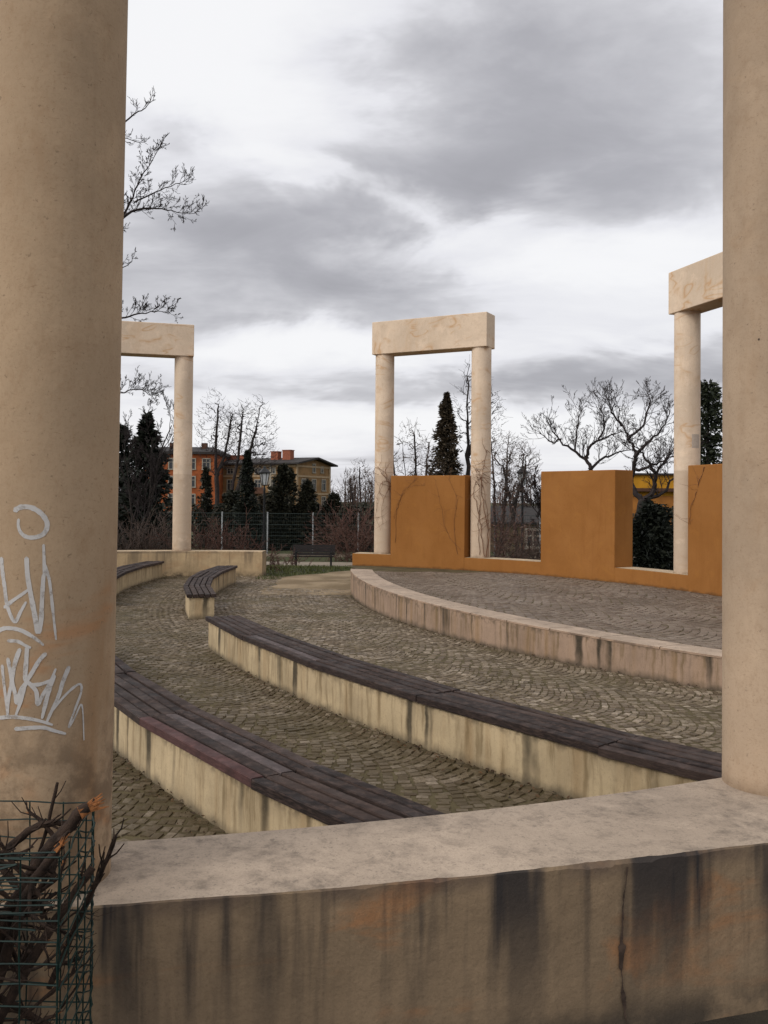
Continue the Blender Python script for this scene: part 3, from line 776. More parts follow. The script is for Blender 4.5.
def branch(pts, rad, label, group='cut branches in the wire basket', cut=None, twigs=0, seed=0, name='branch'):
    rg = random.Random(seed); base = Vector(pts[0]); off = tuple(base)
    c = [Vector(p) for p in catmull([tuple(p) for p in pts], 5)]
    c = [p + Vector((rg.uniform(-1, 1), rg.uniform(-1, 1), rg.uniform(-1, 1))) * rad * .22 for p in c]
    n = len(c); rs = [rad * (1 - .35 * i / n) * rg.uniform(.86, 1.14) for i in range(n)]
    mb = MB(); mb.tube(c, rs, 8)
    for k in range(twigs):
        i = rg.randrange(n // 3, n); d = (c[min(i + 1, n - 1)] - c[max(i - 1, 0)]).normalized()
        d = (d + Vector((rg.uniform(-1, 1), rg.uniform(-1, 1), rg.uniform(-.5, 1))) * .6).normalized(); p = c[i]; L = rg.uniform(.03, .09)
        q = p + d * L * .5; e = q + (d + Vector((rg.uniform(-.4, .4), 0, .5))).normalized() * L * .5
        mb.tube([p, q, e], [rad * .35, rad * .25, rad * .18], 5)
    o = mb.build(name, M['stick'], None, smooth=60, off=off)
    tag(o, label, 'branch', group)
    if cut:
        d = (c[-1] - c[-2]).normalized(); m2 = MB()
        for k in range(cut):
            a = d.orthogonal().normalized(); b = d.cross(a); t = 2 * PI * k / cut
            q = c[-1] + (a * math.cos(t) + b * math.sin(t)) * rad * .5 * rg.random()
            s0 = q - d * rad * 1.2; s1 = q + (d + (a * math.cos(t) + b * math.sin(t)) * .35).normalized() * rad * rg.uniform(.5, 2.3)
            m2.tube([s0, q, s1], [rad * .5, rad * .30, rad * .05], 4)
        oo = m2.build('broken_end' if cut > 2 else 'cut_end', M['cut'], o, off=off)
    return o
gb = 'bare cut branch standing among others inside the green wire basket'
branch([(-.99, 2.34, .45), (-.93, 2.34, .66), (-.83, 2.36, .82), (-.752, 2.37, .905)], .021, 'thick branch with splintered orange end jutting over the basket corner', cut=11, twigs=3, seed=1)
branch([(-.97, 2.30, .42), (-.90, 2.29, .64), (-.85, 2.28, .76), (-.785, 2.28, .842)], .014, 'thinner branch with pale orange broken tip just below the splintered one', cut=6, twigs=2, seed=2)
branch([(-1.08, 2.2, .02), (-.98, 2.26, .30), (-.85, 2.34, .58), (-.745, 2.40, .74)], .014, 'long slanting stick crossing the basket from lower left to upper right', twigs=9, seed=3)
branch([(-.86, 2.42, .42), (-.78, 2.45, .62), (-.735, 2.46, .72), (-.705, 2.46, .80)], .0085, 'thin knobbly twig poking out of the basket to the right', twigs=16, seed=4)
branch([(-1.00, 2.22, .0), (-.985, 2.22, .40), (-.96, 2.24, .70)], .026, 'thickest upright log at the left edge of the basket', twigs=4, seed=5)
branch([(-1.04, 2.18, .66), (-.985, 2.17, .70), (-.935, 2.165, .765)], .010, 'short stub with orange cut end pointing up at the left of the basket', cut=2, seed=6)
branch([(-.98, 2.16, .60), (-.955, 2.155, .66), (-.915, 2.15, .70)], .008, 'small stub with pale cut end below the orange one', cut=2, seed=7)
branch([(-.98, 2.46, .55), (-.90, 2.47, .78), (-.865, 2.47, .935)], .006, 'pale thin stick rising above the basket rim', seed=8, twigs=1)
rg2 = random.Random(31)
for i in range(84):
    lo = i < 40
    x = rg2.uniform(-1.20, -.80); y = rg2.uniform(2.15, 2.47); L = rg2.uniform(.07, .24); z = rg2.uniform(.30, .62) if lo else rg2.uniform(.58, .80)
    a_ = rg2.uniform(-.5, 1.3) if rg2.random() < .75 else rg2.uniform(2, 3.4)
    x2 = min(x + math.cos(a_) * L, -.785); z2 = min(max(z + math.sin(a_) * L, .2), .87)
    y2 = min(2.47, max(2.15, y + rg2.uniform(-.12, .12)))
    branch([(x, y, z), ((x + x2) / 2 + rg2.uniform(-.025, .025), (y + y2) / 2, (z + z2) / 2 + rg2.uniform(-.025, .025)), (x2, y2, z2)], rg2.choice((.003, .0045, .006, .008, .011)), gb, twigs=rg2.randrange(3, 9), seed=60 + i, cut=2 if rg2.random() < .35 else None)

# ------------------------------------------------------------------ trees
def grow(out, p, d, L, r, lvl, maxl, rg, up=.08, wander=.22, ratio=.62, kids=(3, 5), spread=(.5, 1.0), droop=0.0, nseg=5, start=.25):
    pts = [p.copy()]; rs = [r]; dirs = []
    for i in range(nseg):
        d = (d + Vector((rg.gauss(0, wander), rg.gauss(0, wander), rg.gauss(0, wander) + up - droop * lvl))).normalized()
        p = p + d * (L / nseg); pts.append(p.copy()); rs.append(max(.0022, r * (1 - .72 * (i + 1) / nseg))); dirs.append(d.copy())
    out.append((lvl, pts, rs))
    if lvl >= maxl: return
    nk = rg.randint(*kids)
    for k in range(nk):
        t = start + (1 - start) * (k + rg.random() * .9) / nk
        i = min(nseg - 1, int(t * nseg)); f = t * nseg - i
        q = pts[i].lerp(pts[i + 1], f); dd = dirs[i]
        az = rg.uniform(0, 2 * PI); o = dd.orthogonal().normalized(); o = Matrix.Rotation(az, 3, dd) @ o
        s = rg.uniform(*spread); nd = (dd * math.cos(s) + o * math.sin(s)).normalized()
        grow(out, q, nd, L * ratio * rg.uniform(.7, 1.15) * (1 - .35 * t), rs[i] * .62, lvl + 1, maxl, rg, up, wander, ratio, kids, spread, droop, max(3, nseg - 1), .2)
def bare_tree(name, label, base, h, seed, group=None, stems=None, maxl=4, r=None, mat=None, cat='tree', crown=None, minr=.004, **kw):
    rg = random.Random(seed); base = Vector(base); off = tuple(base)
    root = empty(name, base, 0, label, cat, group); out = []
    r = r or h * .014
    for sd, sl in (stems or [((0, 0, 1), .7)]):
        d0 = Vector(sd).normalized()
        grow(out, base.copy(), d0, h * sl, r, 0, maxl, rg, **kw)
    a, b = MB(), MB()
    for lvl, pts, rs in out:
        rs = [max(minr, x) for x in rs]
        (a if lvl == 0 else b).tube(pts, rs, 7 if lvl == 0 else (5 if lvl == 1 else 3), cap=lvl < 2)
    a.build('trunk', M['bark'], root, smooth=60, off=off)
    b.build('crown', M[mat or 'twig'], root, off=off)
    return root
gt = 'bare trees beyond the ring'
import numpy as np
def crown_tree(name, label, base, stems, ells, n, seed, rtip=.005, mat='twig', cat='tree', group=None, expo=.40, step=.28, sag=.10):
    """bare crown: twig tips spread through ellipsoids, each joined to the nearest limb; limbs thicken with what they carry"""
    rg = random.Random(seed); base = Vector(base); off = tuple(base); root = empty(name, base, 0, label, cat, group)
    P, par, stem = [], [], []
    def add(p, q, st): P.append(tuple(p)); par.append(q); stem.append(st); return len(P) - 1
    for si, st in enumerate(stems):
        c = catmull(st, 6); prev = -1
        if si and len(P): prev = int(np.argmin(((np.array(P) - np.array(c[0])) ** 2).sum(1)))
        for p in c: prev = add((p[0] + rg.gauss(0, .02), p[1] + rg.gauss(0, .02), p[2]), prev, True)
    T = []
    for k in range(n):
        e = rg.choice(ells)
        while True:
            v = (rg.uniform(-1, 1), rg.uniform(-1, 1), rg.uniform(-1, 1)); q = math.sqrt(sum(a * a for a in v))
            if .05 < q < 1: break
        m = q ** -.45
        T.append((e[0] + v[0] * m * e[3], e[1] + v[1] * m * e[4], e[2] + v[2] * m * e[5]))
    A = np.array([p for p in P]); T.sort(key=lambda t: float(((A - np.array(t)) ** 2).sum(1).min()))
    buf = np.zeros((200000, 3)); buf[:len(P)] = A; cnt = len(P)
    for t in T:
        ta = np.array(t); d = buf[:cnt] - ta; L_ = np.sqrt((d ** 2).sum(1)); sc_ = L_ + .9 * np.maximum(0, d[:, 2] + .35 * L_)
        sc_[:4] += 3
        i = int(np.argmin(sc_)); L = float(L_[i]); p0 = buf[i].copy()
        if L < .05: continue
        m = max(2, int(L / step)); prev = i; j = np.array([rg.gauss(0, .05), rg.gauss(0, .05), rg.gauss(0, .05)]) * L
        for k in range(1, m + 1):
            u = k / m; w_ = 4 * u * (1 - u); p = p0 + (ta - p0) * u + j * w_; p[2] -= sag * L * w_
            if k < m: p += np.array([rg.gauss(0, .015), rg.gauss(0, .015), rg.gauss(0, .015)])
            buf[cnt] = p; cnt += 1; prev = add(p, prev, False)
        for q in range(2):      # spur twigs near the tip
            dd = (ta - p0) / L + np.array([rg.gauss(0, .6), rg.gauss(0, .6), rg.gauss(.25, .4)]); ln = rg.uniform(.12, .4) * min(1, .4 + L)
            buf[cnt] = p0 + (ta - p0) * rg.uniform(.75, 1) ; b0 = add(ta if q else buf[cnt - 1], prev, False); buf[cnt] = P[b0]; cnt += 1
            e_ = np.array(P[b0]) + dd * ln; buf[cnt] = e_; cnt += 1; add(e_, b0, False)
    N_ = len(P); w8 = [0] * N_; kids = [0] * N_
    for i in range(N_):
        if par[i] >= 0: kids[par[i]] += 1
    for i in range(N_ - 1, -1, -1):
        if kids[i] == 0: w8[i] = 1
        if par[i] >= 0: w8[par[i]] += w8[i]
    rad = [rtip * max(1, x) ** expo for x in w8]
    a, b = MB(), MB(); done = [False] * N_
    order = sorted((i for i in range(N_) if kids[i] == 0), key=lambda i: -rad[par[i]] if par[i] >= 0 else 0)
    for i in order:
        ch = []; q = i
        while q >= 0:
            ch.append(q)
            if done[q]: break
            done[q] = True; q = par[q]
        ch = ch[::-1]
        if len(ch) < 2: continue
        sm_ = sum(stem[k] for k in ch) > len(ch) * .5
        rr = [rad[k] for k in ch]; rr[0] = min(rr[0], rr[1] * 1.25)
        (a if sm_ else b).tube([P[k] for k in ch], rr, 7 if rr[0] > .05 else (4 if rr[0] > .014 else 3), cap=False)
    a.v = [(x + off[0], y + off[1], z + off[2]) for x, y, z in a.v]; b.v = [(x + off[0], y + off[1], z + off[2]) for x, y, z in b.v]
    a.build('trunk', M['bark'], root, smooth=60, off=off); b.build('crown', M[mat], root, off=off)
    return root
# the tall tree behind the left column: limbs reach into view
rg = random.Random(21); Yt = 26
base = Vector((-9.6, Yt, gz(-9.6, Yt))); root = empty('bare_tree', base, 0, 'tall bare tree at the left edge whose limbs reach out from behind the brown column', 'tree', gt)
a, b = MB(), MB(); out = []
a.tube([base, base + Vector((.1, 0, 3)), base + Vector((-.1, .1, 7)), base + Vector((.1, 0, 11)), base + Vector((0, 0, 16))], [.30, .25, .21, .15, .05], 9)
def limb(px, dep=0.0, r0=.06, n_tw=14, tw=.9, seed=0, lvl=2):
    rg = random.Random(seed); pts = [at(x, y, Yt + dep) for x, y in px]
    pts = [Vector(p) for p in catmull([tuple(p) for p in pts], 4)]; n = len(pts)
    rs = [r0 * .72 * (1 - i / n) ** 1.5 + .006 for i in range(n)]
    pts = [p + Vector((rg.gauss(0, .018), rg.gauss(0, .018), rg.gauss(0, .018))) for p in pts]
    b.tube(pts, rs, 5)
    n_tw = int(n_tw * 1.8)
    for k in range(n_tw):
        i = int(n * (.22 + .76 * k / n_tw)); i = min(n - 2, i); d = (pts[i + 1] - pts[i]).normalized()
        o = Vector((rg.uniform(-.3, .3), rg.uniform(-.8, .8), rg.uniform(-.25, 1.0))).normalized()
        nd = (d * rg.uniform(.4, 1) + o * .8).normalized()
        q = []
        grow(q, pts[i], nd, tw * rg.uniform(.6, 1.35) * (1 - .25 * i / n), max(.007, rs[i] * .32), 1, lvl + 2, rg, .08, .16, .58, (3, 4), (.35, .8), 0, 4, .15)
        for l, P, S in q: b.tube(P, [max(.0052, s) for s in S], 3, cap=False)
limb([(44, 290), (85, 245), (122, 214), (140, 207), (158, 207), (178, 211), (193, 212)], 0, .085, 15, .62, 1)
limb([(44, 330), (95, 255), (124, 206), (133, 183), (148, 158), (158, 142)], .3, .07, 15, .55, 2)
limb([(130, 200), (152, 190), (172, 182), (188, 176)], .1, .03, 9, .5, 3, 1)
limb([(46, 180), (90, 140), (124, 115), (140, 106), (148, 96)], -.3, .06, 7, .40, 4, 1)
limb([(44, 170), (95, 135), (122, 137), (136, 141)], .4, .04, 7, .36, 5, 1)
limb([(46, 350), (88, 320), (122, 317), (140, 313), (156, 311), (168, 313)], -.2, .06, 14, .5, 6)
limb([(46, 300), (95, 275), (124, 264), (132, 252)], .2, .035, 6, .32, 7, 1)
limb([(46, 430), (95, 400), (122, 392), (140, 390), (152, 398)], .5, .05, 14, .6, 8)
a.build('trunk', M['bark'], root, smooth=60, off=tuple(base)); b.build('crown', M['twig'], root, off=tuple(base))

def gpt(px, Y):
    x = (px - 384) / F * Y; return Vector((x, Y, gz(x, Y)))
crown_tree('bare_tree', 'single-stemmed bare tree left of the leaning pair, before the orange house', gpt(217, 62), [[(0, 0, 0), (.02, 0, 3), (-.1, 0, 6), (.0, .1, 9.4)], [(-.03, 0, 4.6), (.5, .2, 6.2), (.9, .2, 8.6)]], [(-.15, 0, 7.5, 1.45, 1.3, 3.0), (.55, .1, 7.2, 1.0, 1.0, 2.2)], 1900, 4, .0068, group=gt)
crown_tree('bare_tree', 'forked bare tree leaning right, between the orange and the brown house', gpt(226, 58), [[(0, 0, 0), (.25, 0, 2.6), (.75, 0, 5.6), (1.0, .1, 8.7)], [(.12, 0, 1.2), (.9, .1, 4.2), (1.7, .1, 6.8), (2.1, .1, 8.9)]], [(1.85, 0, 7.2, 1.35, 1.3, 2.4), (.95, 0, 7.1, 1.1, 1.1, 2.2), (2.3, .1, 5.7, 1.0, .9, 1.2)], 2300, 9, .0066, group=gt)
crown_tree('bare_tree', 'pale slender bare tree left of the vine-clad arch', gpt(360, 62), [[(0, 0, 0), (.05, 0, 2.5), (-.05, 0, 5.2)], [(.02, 0, 1), (-.5, .1, 3), (-.7, .1, 4.4)]], [(-.1, 0, 4.2, .95, .8, 1.7)], 700, 14, .0062, 'browntwig', group=gt)
crown_tree('bare_tree', 'tall slim bare tree behind the vine-clad column', gpt(467, 45), [[(0, 0, 0), (.05, 0, 4), (.0, 0, 7), (.05, .1, 9.7)], [(.02, 0, 5), (.6, .1, 6.6), (1.1, 0, 8.2)]], [(.3, 0, 7.4, 1.15, 1.0, 2.5), (.9, 0, 7.0, 1.0, .9, 1.5)], 1100, 17, .0058, group=gt, sag=.16)
crown_tree('bare_tree', 'crooked bare tree beside the lamp in the gap of the orange wall', gpt(519, 36), [[(0, 0, 0), (-.12, 0, 1.6), (-.38, 0, 3.0), (-.62, .1, 4.4)], [(-.3, 0, 2.6), (.15, .1, 3.6), (.3, .1, 4.6)]], [(-.55, 0, 4.3, .85, .8, 1.2), (.2, 0, 4.2, .7, .7, 1.0)], 1100, 23, .0048, 'browntwig', group=gt)
crown_tree('bare_bush', 'bare budding bush showing above the first orange slab', gpt(412, 33), [[(0, 0, 0), (-.15, 0, 2.2), (-.35, 0, 4.9)], [(.02, 0, .3), (.1, .1, 2.4), (.12, 0, 5.3)], [(.04, 0, .3), (.4, .1, 2.4), (.6, 0, 4.7)], [(.0, .1, .3), (-.4, .1, 2.2), (-.7, .1, 4.2)]], [(-.1, 0, 4.0, .75, .6, 1.5), (.4, 0, 3.6, .6, .6, 1.3)], 1100, 29, .0046, 'browntwig', 'bush', gt, sag=.05)
crown_tree('bare_bush', 'dense bare bush filling the space right of the vine-clad column', gpt(498, 42), [[(0, 0, 0), (-.15, 0, 2.4), (-.3, 0, 5.6)], [(.02, 0, .3), (.3, .1, 2.6), (.5, 0, 6.0)], [(.04, 0, .3), (.8, .1, 2.6), (1.2, 0, 5.0)]], [(.1, 0, 4.4, .9, .8, 1.9), (.9, 0, 4.2, .8, .8, 1.6)], 1500, 37, .0052, 'browntwig', 'bush', gt, sag=.05)
bare_tree('bare_bush', 'twiggy bush just above the left top of the second orange slab', gpt(551, 38), 3.9, 41, gt, [((-.3, 0, 1), .9), ((.0, .1, 1), .95), ((.3, -.1, 1), .9)], 4, .04, kids=(6, 8), ratio=.42, spread=(.3, .8), up=.1, wander=.12, nseg=6, cat='bush', minr=.009)

bare_tree('bare_bush', 'dark bare tree twigs among the spruces at the left edge', gpt(135, 30), 5.2, 61, gt, [((-.15, 0, 1), .9), ((.12, .1, 1), .95), ((.3, -.1, 1), .85), ((.0, -.2, 1), .8)], 4, .05, kids=(6, 8), ratio=.45, spread=(.3, .8), up=.08, wander=.13, nseg=7, cat='bush', minr=.004)
# two pruned fruit trees behind the orange wall, limbs set by hand
def fruit_tree(label, Y, trunk, limbs, seed, tw=.9):
    rg = random.Random(seed); T = [at(x, y, Y) for x, y in trunk]; base = Vector((T[0].x, Y, gz(T[0].x, Y)))
    root = empty('fruit_tree', base, 0, label, 'tree', 'pruned fruit trees behind the orange wall'); off = tuple(base)
    a, b = MB(), MB()
    tp = [tuple(base)] + [tuple(p) for p in T]; tp = [Vector(p) for p in catmull(tp, 4)]
    a.tube(tp, [.15 * (1 - .45 * i / len(tp)) for i in range(len(tp))], 8)
    for li, (L, r0, dep) in enumerate(limbs):
        n0 = len(L); P = [Vector(p) for p in catmull([tuple(at(x, y, Y + dep * i / n0)) for i, (x, y) in enumerate(L)], 4)]; n = len(P)
        rs = [r0 * .85 * (1 - i / n) ** 1.1 + .007 for i in range(n)]
        P = [p + Vector((rg.gauss(0, .02), rg.gauss(0, .02), rg.gauss(0, .02))) for p in P]
        b.tube(P, rs, 5)
        m = 17
        for k in range(m):
            i = min(n - 2, int(n * (.25 + .72 * k / m))); d = (P[i + 1] - P[i]).normalized()
            o = Vector((rg.uniform(-.6, .6), rg.uniform(-.8, .8), rg.uniform(-.3, 1.0))).normalized()
            q = []
            grow(q, P[i], (d * .6 + o * .8).normalized(), tw * rg.uniform(.4, 1.2), max(.008, rs[i] * .35), 1, 4, rg, .12, .15, .55, (2, 4), (.4, .9), 0, 4, .2)
            for l, PP, S in q: b.tube(PP, [max(.0042, s) for s in S], 3, cap=False)
    a.build('trunk', M['bark'], root, smooth=60, off=off); b.build('crown', M['twig'], root, off=off)
fruit_tree('fruit tree spreading above the middle orange slab, its trunk hidden', 27, [(592, 500), (590, 470)],
    [([(590, 470), (586, 460), (572, 450), (556, 436), (545, 418)], .07, .6), ([(586, 460), (590, 445), (606, 437), (622, 430)], .06, -.8), ([(574, 451), (577, 430), (580, 408)], .03, .4),
     ([(590, 470), (604, 458), (618, 452), (634, 450)], .05, .9), ([(598, 440), (604, 424), (600, 408)], .03, -.6), ([(560, 440), (552, 442), (540, 432)], .03, .5)], 51, .75)
fruit_tree('gnarled fruit tree in the gap between middle slab and right arch', 24, [(640, 540), (641, 508), (643, 500)],
    [([(643, 502), (634, 490), (632, 474), (636, 455), (630, 442), (622, 425), (617, 405)], .095, .8), ([(643, 502), (654, 490), (655, 474), (648, 462), (640, 452), (634, 446)], .085, -.6),
     ([(636, 456), (650, 440), (662, 428), (670, 412)], .05, .5), ([(646, 500), (662, 492), (674, 478), (690, 470)], .06, .9), ([(636, 470), (652, 466), (668, 458), (684, 452)], .045, -.7),
     ([(628, 440), (642, 425), (650, 405), (648, 392)], .04, .6), ([(622, 425), (612, 412), (608, 398)], .03, -.4), ([(655, 476), (664, 462), (676, 446)], .04, .3)], 57, .7)

def conifer(name, label, base, h, w, seed, mat, n=2600, power=1.0, leaf=.16, cat='tree', group='evergreens beyond the ring', droop=.25, skirt=0.0):
    """trunk + crown of many small sprays on whorled boughs; ragged outline with gaps"""
    n = int(n * 2.2); leaf *= .62
    rg = random.Random(seed); base = Vector(base); root = empty(name, base, 0, label, cat, group)
    a = MB(); a.tube([(0, 0, 0), (0, 0, h * .5), (0, 0, h * .97)], [h * .018, h * .012, .01], 6)
    a.build('trunk', M['bark'], root, smooth=60)
    b = MB(); boughs = int(n / 34)
    for k in range(boughs):
        t = skirt + (1 - skirt) * (k + rg.random()) / boughs; z = h * t
        rad = w * (1 - t) ** power * rg.choice((.55, .8, .95, 1.0, 1.22)) * rg.uniform(.85, 1.08) + .05
        az = rg.uniform(0, 2 * PI); dx, dy = math.cos(az), math.sin(az)
        for j in range(34):
            s = rg.random() ** .6; dd = rad * s
            z_ = z - droop * dd + rg.gauss(0, .06 * (1 + rad)) + .12 * rad * s * s
            lat = rg.gauss(0, .16 * (rad * .6 + .15))
            p = Vector((dx * dd - dy * lat, dy * dd + dx * lat, max(.02, z_)))
            l = leaf * rg.uniform(.5, 1.3); d = Vector((dx + rg.gauss(0, .5), dy + rg.gauss(0, .5), rg.gauss(.05, .5))).normalized()
            o = d.cross(Vector((rg.gauss(0, 1), rg.gauss(0, 1), rg.gauss(0, 1)))).normalized() * l * .28
            b.add([p - d * l * .4 - o * .6, p - d * l * .4 + o * .6, p + d * l * .2 + o, p + d * l, p + d * l * .2 - o], [(0, 1, 2, 3, 4)])
    b.build('crown', M[mat], root)
    return root
def top(px, py, Y): return at(px, py, Y).z - gz((px - 384) / F * Y, Y)
conifer('conifer', 'pointed brownish conifer above the first orange slab', gpt(446, 44), top(446, 394, 44), 1.5, 1, 'thuja_brown', 5600, .78, .22, skirt=.05)
conifer('conifer', 'broad dark spruce behind the far left wall, left of the arch column', gpt(147, 33), top(147, 416, 33), 1.45, 2, 'spruce', 3600, .7, .26)
conifer('conifer', 'dark spruce at the left edge beside the brown column', gpt(116, 35), top(116, 425, 35), 1.9, 3, 'spruce', 3400, .5, .28)
conifer('conifer', 'narrow thuja before the orange house', gpt(206, 56), top(206, 468, 56), .55, 4, 'thuja', 2000, .45, .2)
conifer('conifer', 'slender conifer left of the park lamp', gpt(247, 52), top(247, 452, 52), 1.05, 5, 'spruce', 3200, .75, .22)
conifer('conifer', 'broad rounded thuja before the brown house', gpt(284, 54), top(284, 466, 54), 1.35, 6, 'thuja', 4200, .38, .24)
conifer('conifer', 'pointed thuja at the brown house gable', gpt(307, 54), top(307, 481, 54), 1.05, 7, 'thuja', 3200, .55, .22)
conifer('conifer', 'low dark thuja at the right end of the brown house', gpt(334, 56), top(334, 494, 56), 1.2, 8, 'thuja', 2600, .45, .22)
conifer('conifer', 'bushy dark evergreen between the lamp and the forked tree', gpt(232, 54), top(232, 492, 54), 1.4, 9, 'thuja', 3000, .4, .24)
conifer('conifer', 'squat brownish thuja behind the fence, left of the rounded one', gpt(264, 55), top(264, 497, 55), 1.4, 10, 'thuja_brown', 3000, .35, .24)
conifer('conifer', 'dark small spruce in the gap between middle slab and right arch', gpt(652, 22.5), top(652, 505, 22.5), .95, 11, 'spruce', 4200, .45, .15)
conifer('conifer', 'tall dark evergreen behind the right arch', gpt(708, 31), top(708, 384, 31), .85, 12, 'ivy', 5200, .28, .17, droop=-.1)
conifer('conifer', 'dark low evergreen behind the gap, right of the park bench', gpt(352, 53), top(352, 508, 53), 1.5, 13, 'thuja', 2600, .35, .24)

def bush(name, label, base, h, w, seed, mat, n=70, group='red brown shrubs', leafy=0, tw=3, minr=.005):
    rg = random.Random(seed); base = Vector(base); root = empty(name, base, 0, label, 'shrub', group)
    out = []
    for k in range(n):
        a = rg.uniform(0, 2 * PI); s = rg.uniform(.0, .95)
        d = Vector((math.cos(a) * s, math.sin(a) * s, rg.uniform(.45, 1))).normalized()
        p = Vector((rg.gauss(0, w * .33), rg.gauss(0, w * .2), 0))
        grow(out, p, d, h * rg.uniform(.6, 1.15), .012, 1, tw, rg, -.02, .18, .55, (2, 4), (.3, .9), 0, 4, .2)
    b = MB()
    for l, P, S in out: b.tube(P, [max(minr, s) for s in S], 3, cap=False)
    b.build('stems', M[mat], root)
    if leafy:
        c = MB()
        for k in range(leafy):
            l, P, S = rg.choice(out); p = rg.choice(P); z = rg.uniform(.03, .07); d = Vector((rg.gauss(0, 1), rg.gauss(0, 1), rg.gauss(0, 1))).normalized(); o = d.orthogonal().normalized()
            c.add([p - d * z, p + o * z * .5, p + d * z, p - o * z * .5], [(0, 1, 2, 3)])
        c.build('dead_leaves', M['bud'], root)
    return root
bush('shrub', 'arching brown shrub behind the far left wall, left of the arch column', (-5.6, 21.6, gz(-5.6, 21.6)), 1.25, 1.8, 1, 'browntwig', 80)
bush('shrub', 'arching reddish shrub behind the far left wall, right of the arch column', (-3.9, 21.8, gz(-3.9, 21.8)), 1.15, 1.35, 2, 'redtwig', 80)
bush('shrub', 'dark brown shrub behind the left bench wall at the edge of view', (-7.0, 22.0, gz(-7, 22)), 1.5, 2.0, 3, 'browntwig', 60)
bush('shrub', 'red shrub right of the park bench before the fence', gpt(354, 43), 2.5, 1.7, 4, 'redtwig', 80, leafy=500, minr=.008)
bush('shrub', 'russet shrub in the gap right of the vine-clad column', gpt(498, 30), 2.2, 1.6, 5, 'redtwig', 60, leafy=500, minr=.006)
bush('shrub', 'brown shrub below the lamp in the gap of the orange wall', gpt(530, 28), 1.35, 1.6, 6, 'browntwig', 70, minr=.006)
bush('shrub', 'small leafless shrub between grass and lamp post', gpt(282, 36.5), .7, 1.0, 7, 'redtwig', 22, minr=.008)
# clipped hedge far behind (reads as one dark band)
mb = MB(); rg = random.Random(77)
for i in range(30000):
    x = rg.uniform(-40, 30); y = 57 + rg.uniform(-.9, .9)
    hh = 2.6 + .9 * fbm(x * .35, 2) ; z = gz(x, y) + hh * rg.random() ** .8
    d = Vector((rg.gauss(0, 1), rg.gauss(0, 1), rg.gauss(0, 1))).normalized(); o = d.orthogonal().normalized(); l = rg.uniform(.08, .20); p = Vector((x, y, z))
    mb.add([p - d * l, p + o * l * .5, p + d * l, p - o * l * .5], [(0, 1, 2, 3)])
tag(mb.build('hedge', M['thuja'], off=(-5, 57, gz(-5, 57))), 'long dark ragged hedge behind the wire fence', 'hedge')
# far-off wood closing the horizon
mb = MB(); rg = random.Random(78)
for i in range(420):
    x0 = rg.uniform(-130, 130); y0 = 190 + rg.uniform(-10, 10); H = rg.uniform(6, 10.5); W = rg.uniform(2, 4); z0 = gz(x0, y0)
    mb.seg((x0, y0, z0), (x0 + rg.gauss(0, .3), y0, z0 + H * .8), .22, .06, 4)
    for k in range(110):
        t = rg.uniform(.25, 1); w_ = W * math.sin(PI * min(1, .25 + .75 * t) ** 1.2) * .8 + .3
        p = Vector((x0 + rg.gauss(0, w_ * .5), y0 + rg.gauss(0, w_ * .5), z0 + H * t))
        d = Vector((p.x - x0, p.y - y0, rg.uniform(.8, 2.6) * W * .5)).normalized(); L = rg.uniform(.5, 1.5); o = Vector((d.z, 0, -d.x)).normalized() * rg.uniform(.02, .05)
        mb.add([p - o, p + o, p + d * L], [(0, 1, 2)])
tag(mb.build('distant_wood', M['browntwig']), 'far off bare wood along the horizon', 'wood', kind='stuff')

# climbing vines on the middle arch and first slab
def vine(label, stems, seed):
    rg = random.Random(seed); mb = MB()
    for st, r in stems:
        P = [Vector(p) for p in catmull(st, 5)]
        P = [p + Vector((rg.gauss(0, .01), rg.gauss(0, .004), rg.gauss(0, .01))) for p in P]
        mb.tube(P, [r * (1 - .6 * i / len(P)) for i in range(len(P))], 4)
        for k in range(11):
            p = rg.choice(P[len(P) // 4:]); d = Vector((rg.gauss(0, .8), -abs(rg.gauss(0, .15)), rg.gauss(.3, .6))).normalized()
            q = p + d * rg.uniform(.08, .2); mb.tube([p, q, q + (d + Vector((rg.gauss(0, .5), 0, rg.gauss(0, .5)))).normalized() * .14], [r * .5, r * .4, r * .25], 3)
    o = mb.build('vine', M['vine']); return tag(o, label, 'vine', 'bare climbing vines')
def colstem(c, angs, r=.215): return [(c[0] + r * math.cos(R(a)), c[1] + r * math.sin(R(a)), z) for a, z in angs]
vine('bare vine hanging on the left column of the vine-clad arch', [
    (colstem((0, 19.58), [(-40, .56), (-35, 1.2), (-45, 1.7), (-70, 2.1), (-110, 2.25)]), .009),
    (colstem((0, 19.58), [(-28, .6), (-30, 1.5), (-50, 2.0), (-100, 2.05), (-130, 1.7), (-135, 1.3)], .23), .007),
    (colstem((0, 19.58), [(-30, .9), (-32, 1.6), (-80, 2.2), (-140, 2.35), (-165, 2.1)], .25), .007),
    (colstem((0, 19.58), [(-26, .56), (-24, 1.4), (-30, 1.9), (-60, 1.95), (-95, 1.6), (-100, 1.2)], .22), .006)], 1)
vine('bare vine twisting up the right column of the vine-clad arch', [
    (colstem((1.95, 18.545), [(-75, .56), (-85, 1.0), (-110, 1.5), (-135, 1.9), (-110, 2.1), (-80, 2.15)]), .009),
    (colstem((1.95, 18.545), [(-60, .56), (-50, 1.0), (-75, 1.5), (-92, 1.95), (-85, 2.3), (-60, 2.7)]), .010),
    (colstem((1.95, 18.545), [(-48, .56), (-45, 1.2), (-70, 1.7), (-100, 2.2), (-120, 2.3), (-100, 1.95)], .22), .007),
    (colstem((1.95, 18.545), [(-100, .6), (-105, 1.2), (-95, 1.6), (-110, 2.05)], .21), .006)], 2)
pf = lambda d, z, r=8.485: tuple(polar(RC, r, R(d), z))
